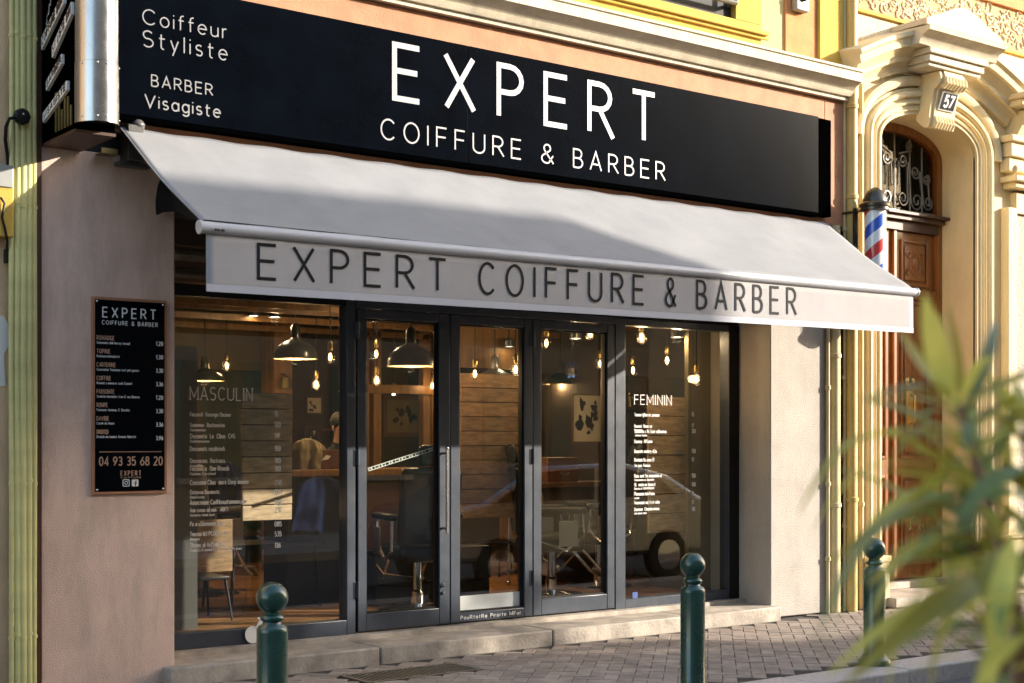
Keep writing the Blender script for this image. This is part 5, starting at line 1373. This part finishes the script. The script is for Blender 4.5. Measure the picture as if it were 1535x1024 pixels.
for i, (px, py, Z, e) in enumerate(((380, 474, 14.5, 0), (412, 476, 14, 6), (561, 474, 13.5, 6), (560, 538, 15.2, 0), (720, 525, 15, 5), (763, 520, 15, 0), (863, 508, 14, 8), (1015, 506, 13.6, 6), (857, 562, 15.5, 0))):
    p = atd(px, py, Z); lab = ['ceiling spot at far left above the price list', 'ceiling spot left of the black dome lamp', 'ceiling spot at the top of the left door', 'lower ceiling spot at the left door edge', 'ceiling spot above the silvery pendant', 'second ceiling spot above the silvery pendant', 'broad ceiling spot at the top of the right door', 'ceiling spot at the top of the right window', 'small spot beside the blue bag'][i]
    t_ = thing('ceiling_spot', lab, 'spotlight', p, 'small round spotlights hanging from the shop ceiling')
    MB().lathe(p, [(.055, .004), (.06, .0), (.06, .07), (.02, .09)], 16, cap=False).build('housing', 'enamel_dark', t_)
    MB().lathe(p, [(.052, .006), (.052, .012)], 16).build('lens', 'spot_glow', t_)
    MB().tube([p + Vector((0, 0, .09)), (p.x, p.y, 3.44)], .008, 6).build('stem', 'gasket', t_)
    if e: point('spot_light', p + Vector((0, 0, -.03)), e * 1.6, (1, .72, .42), parent=t_)

# ------------------------------------------------------------------ across the street
def opposite(name, label, x0, x1, z0a, z0b, m, y0=-12., depth=4.):
    t_ = thing(name, label, 'building', ((x0 + x1) / 2, y0, 0))
    MB().prism([(x0, 0), (x1, 0), (x1, z0b), (x0, z0a)], (0, y0, 0), XU, ZU, (0, -depth, 0)).build('facade', m, t_, fix=True, smooth=0)
    nx = max(2, int((x1 - x0) / 3.2)); step = (x1 - x0) / nx
    nz = int(min(z0a, z0b) / 3.3); wm = None
    for j in range(nz):
        for i in range(nx):
            cx_ = x0 + step * (i + .5); zz = 1.0 + j * 3.3
            if wm is None:
                w_ = MB().box(-.55, .55, 0, .04, 0, 1.9); w_.cur = 1; w_.box(-1.05, -.56, 0, .05, 0, 1.9).box(.56, 1.05, 0, .05, 0, 1.9); w_.cur = 2; w_.box(-.62, .62, 0, .10, -.1, -.005)
                wo = w_.build('window', ['car_glass', 'shutter', 'cornice_cream'], None); wm = wo; wo.parent = t_
                wo.location = Vector((cx_, y0 + .002, zz)) - wloc(t_)
            else:
                wo = wm.copy(); COL.objects.link(wo); wo.location = Vector((cx_, y0 + .002, zz)) - wloc(t_)
    return t_
opposite('opposite_house', 'tall cream house across the street, mirrored in the glass', -14, 25.3, 9.3, 10.15, 'facade_far')
opposite('opposite_house', 'lower orange house across the street toward the sunny end', 25.7, 60, 6.5, 6.7, 'facade_far2')

# street tree whose leaves dapple the sun
TR = thing('street_tree', 'small leafy street tree across the road, mirrored in the shop glass', 'tree', (21., -9., 0))
rg = random.Random(21)
mb = MB(); mb.tube([(19.7, -9, 0), (19.75, -9, 1.6), (19.6, -9.1, 3.2), (19.5, -9, 5.)], [.14, .11, .08, .04], 12)
for i in range(7):
    a_ = i * 2.4; z_ = 2.8 + i * .2
    mb.tube([(19.65, -9.05, z_), (19.6 + .4 * math.cos(a_), -9.05 + .4 * math.sin(a_), z_ + .6), (19.6 + .8 * math.cos(a_), -9.05 + .8 * math.sin(a_), z_ + 1.2)], [.05, .03, .015], 7)
mb.build('trunk', 'bark', TR)
mb = MB(); cl = [(19.5 + rg.gauss(0, .65), -9 + rg.gauss(0, .6), 4.9 + rg.gauss(0, .45), rg.uniform(.25, .5)) for _ in range(15)]
for k in range(900):
    c = rg.choice(cl); v = Vector((rg.gauss(0, 1), rg.gauss(0, 1), rg.gauss(0, 1))).normalized() * c[3] * rg.uniform(.4, 1)
    p = Vector(c[:3]) + v; a = Vector((rg.gauss(0, 1), rg.gauss(0, 1), rg.gauss(0, 1))).normalized() * .11; b = a.orthogonal().normalized() * .06
    mb.add([p - a, p - b, p + a, p + b], [(0, 1, 2, 3)])
mb.build('crown', 'foliage', TR, smooth=0)

# parked car (mirrored in the glass, outside the frame)
def car(label, x, y, rz):
    t_ = thing('parked_car', label, 'car', (x, y, -.12)); t_['_w'] = (0, 0, 0)
    side = [(-2.1, .35), (-2.12, .75), (-1.95, .95), (-1.5, 1.02), (-.75, 1.42), (.6, 1.46), (1.35, 1.30), (1.95, 1.0), (2.1, .9), (2.12, .5), (2.05, .3)]
    MB().prism(side, (0, -.85, 0), XU, ZU, (0, 1.7, 0)).build('body', 'car_silver', t_, fix=True, bevel=.07)
    for s in (-1, 1):
        MB().prism([(-1.35, 1.03), (-.72, 1.36), (.1, 1.40), (.1, 1.03)], (0, s * .852, 0), XU, ZU, (0, s * .006, 0)).prism([(.18, 1.03), (.18, 1.40), (.58, 1.39), (1.2, 1.24), (1.45, 1.05)], (0, s * .852, 0), XU, ZU, (0, s * .006, 0)).build('side_window', 'car_glass', t_, fix=True)
        for wx in (-1.3, 1.3):
            w_ = MB().lathe((wx, s * .74, .31), [(.30, 0), (.315, .02), (.315, .12), (.30, .14), (.2, .142)], 28, axis=(0, s, 0)).build('wheel', 'tyre', t_)
            MB().lathe((wx, s * .875, .31), [(.19, 0), (.19, .01), (.05, .02)], 20, axis=(0, s, 0)).build('rim', 'chrome', w_)
        MB().box(2.10, 2.14, s * .82 - .14 * (s > 0), s * .82 + .14 * (s < 0), .72, .92).build('tail_lamp', 'red_lamp', t_, bevel=.01)
        MB().box(-2.14, -2.09, s * .8 - .2 * (s > 0), s * .8 + .2 * (s < 0), .62, .76).build('headlight', 'chrome', t_, bevel=.01)
    MB().obox((1.68, 0, 1.19), (.26, 0, -.135), (0, .66, 0), (.006, 0, .012)).build('rear_window', 'car_glass', t_)
    t_.rotation_euler.z = rz
    return t_
car('silver hatchback parked at the kerb, mirrored in the shop glass', 11.2, -4.1, 0)

# ------------------------------------------------------------------ oleander close to the camera
OL = thing('oleander_shrub', 'potted oleander shrub blurred in the near right foreground', 'shrub', (1.62, -7.9, 0))
MB().lathe((1.62, -7.95, 0), [(.19, 0), (.20, .02), (.27, .42), (.30, .44), (.30, .50), (.26, .50), (.26, .44)], 28, cap=False).build('pot', 'terracotta', OL)
MB().lathe((1.62, -7.95, .45), [(.001, 0), (.262, .005)], 28, cap=False).build('soil', 'soil', OL)
lme = {}
def leaf_obj(base, tip, width, bend, m='leaf', roll=0.):
    base, tip = Vector(base), Vector(tip); L = (tip - base).length; d = (tip - base).normalized()
    side = d.cross(Vector((0, 0, 1)))
    if side.length < .1: side = d.cross(Vector((0, 1, 0)))
    side.normalize(); side = (Matrix.Rotation(roll, 3, d) @ side); nrm = side.cross(d).normalized()
    vs = []; fs = []; n = 8
    for i in range(n + 1):
        t = i / n; w_ = width * (max(0, math.sin(math.pi * t ** .8)) ** .85) * .5 + .0008
        c = base.lerp(tip, t) + nrm * bend * math.sin(math.pi * t) * L
        vs += [c - side * w_ + nrm * w_ * .25, c, c + side * w_ + nrm * w_ * .25]
    for i in range(n):
        for k in (0, 1): fs.append((3 * i + k, 3 * i + k + 1, 3 * i + k + 4, 3 * i + k + 3))
    return MB().add(vs, fs).build('leaf', m, OL, smooth=80)
rg = random.Random(77)
big = [  # base px, tip px, depth base, depth tip, width m, bend
 ((1432, 615), (1385, 440), 1.75, 1.62, .040, .05), ((1430, 605), (1345, 490), 1.72, 1.75, .040, -.04), ((1420, 600), (1405, 470), 1.8, 1.9, .036, .04),
 ((1445, 625), (1492, 478), 1.8, 1.95, .020, .10), ((1445, 630), (1550, 565), 1.8, 1.9, .020, .08), ((1440, 660), (1262, 588), 1.8, 1.9, .020, .05),
 ((1425, 700), (1196, 772), 1.75, 1.6, .026, .24), ((1470, 730), (1222, 962), 1.7, 1.55, .034, .14), ((1460, 740), (1290, 800), 1.8, 1.85, .026, .12),
 ((1470, 745), (1380, 650), 1.7, 1.8, .036, .05), ((1480, 720), (1560, 700), 1.75, 1.8, .036, -.1), ((1480, 700), (1535, 590), 1.8, 1.9, .022, .05),
 ((1500, 860), (1262, 1030), 1.6, 1.5, .040, .20), ((1510, 880), (1330, 1040), 1.55, 1.5, .038, .22), ((1490, 850), (1340, 845), 1.7, 1.75, .030, .12),
 ((1500, 780), (1410, 960), 1.75, 1.7, .030, -.1), ((1520, 800), (1485, 1040), 1.55, 1.5, .042, .04), ((1500, 760), (1320, 705), 1.8, 1.85, .028, .08),
 ((1530, 830), (1440, 900), 1.6, 1.55, .036, .15), ((1540, 700), (1430, 790), 1.7, 1.65, .032, .12), ((1545, 640), (1480, 560), 1.8, 1.85, .026, -.06),
 ((1540, 900), (1400, 1000), 1.5, 1.45, .036, .2), ((1545, 950), (1460, 1050), 1.5, 1.45, .036, .1), ((1450, 780), (1375, 740), 1.75, 1.8, .030, .1),
 ((1440, 690), (1330, 640), 1.78, 1.7, .030, .06), ((1465, 800), (1300, 880), 1.75, 1.8, .026, .14), ((1450, 820), (1250, 700), 1.9, 1.95, .016, .1),
 ((1480, 700), (1400, 560), 1.85, 1.8, .024, .04),
 ((1440, 640), (1335, 690), 1.8, 1.75, .018, .16), ((1430, 660), (1240, 690), 1.85, 1.9, .014, .16), ((1465, 760), (1235, 850), 1.75, 1.7, .020, .20), ((1470, 790), (1290, 985), 1.7, 1.6, .024, .16),
 ((1485, 830), (1355, 960), 1.65, 1.6, .022, .18), ((1495, 850), (1395, 1035), 1.6, 1.55, .026, .12), ((1440, 610), (1420, 455), 1.8, 1.85, .018, .03), ((1500, 740), (1440, 640), 1.8, 1.8, .020, .06),
 ((1520, 720), (1500, 620), 1.85, 1.9, .018, .08), ((1525, 780), (1560, 860), 1.7, 1.65, .026, .1), ((1470, 720), (1545, 790), 1.75, 1.7, .022, -.1), ((1530, 860), (1500, 960), 1.55, 1.5, .026, .1),
 ((1420, 700), (1215, 800), 1.85, 1.8, .018, .2), ((1400, 640), (1290, 600), 1.85, 1.9, .014, .1), ((1450, 720), (1250, 905), 1.8, 1.7, .022, .18), ((1440, 780), (1230, 985), 1.75, 1.65, .018, .12), ((1420, 800), (1310, 930), 1.8, 1.75, .020, .15),
 ((1480, 900), (1240, 1015), 1.6, 1.55, .022, .22), ((1440, 650), (1395, 780), 1.8, 1.8, .020, .05), ((1470, 740), (1420, 880), 1.75, 1.75, .024, .04), ((1490, 760), (1500, 900), 1.7, 1.7, .026, .05), ((1500, 690), (1560, 760), 1.8, 1.75, .022, .1), ((1430, 860), (1330, 1040), 1.7, 1.65, .022, .12),
 ((1510, 900), (1420, 930), 1.6, 1.6, .020, .2), ((1530, 940), (1370, 905), 1.55, 1.6, .018, .2), ((1450, 700), (1350, 780), 1.8, 1.75, .018, .18), ((1455, 680), (1560, 640), 1.8, 1.85, .016, .1)]
for i, (b_, t_, zb_, zt_2, w_, bd) in enumerate(big):
    leaf_obj(atd(*b_, zb_), atd(*t_, zt_2), min(w_, .034) * .82, bd, 'leaf_teal' if i % 4 == 3 else 'leaf', rg.uniform(-.9, .9))
stems = [[(1.62, -7.95, .45), (1.60, -7.97, 1.0), atd(1535, 960, 1.62), atd(1500, 820, 1.68), atd(1462, 690, 1.74), atd(1438, 610, 1.78)],
         [(1.66, -7.93, .45), (1.70, -7.95, 1.0), atd(1560, 900, 1.75), atd(1545, 740, 1.8), atd(1540, 620, 1.85)],
         [(1.60, -7.9, .45), (1.52, -7.98, .95), atd(1500, 1010, 1.6), atd(1478, 880, 1.65), atd(1452, 800, 1.75)],
         [(1.68, -7.9, .45), (1.85, -7.95, 1.0), (1.95, -8.0, 1.3), (2.0, -8.05, 1.6)], [(1.58, -7.96, .45), (1.55, -8.2, .9), (1.56, -8.3, 1.2)]]
for s_ in stems:
    MB().tube(s_, [.012 - .0014 * k for k in range(len(s_))], 8).build('stem', 'stem', OL)
    pts = [Vector(p) for p in s_]
    for j in range(2, len(pts)):
        for u in (0, .5):
            c = pts[j - 1].lerp(pts[j], u + .5 if u + .5 <= 1 else 1)
            for k in range(5):
                a_ = k * 2.513 + j + u; d = Vector((math.cos(a_), math.sin(a_), rg.uniform(-.25, .6))).normalized()
                L = rg.uniform(.10, .15)
                tip = c + d * L
                if tip.x < .5 or (tip - camo.location).length < .9: continue
                leaf_obj(c, tip, rg.uniform(.011, .019), rg.uniform(.02, .2), rg.choice(['leaf', 'leaf', 'leaf', 'leaf_teal']), rg.uniform(-.5, .5))
for o in bpy.data.objects:
    if '_w' in o.keys(): del o['_w']
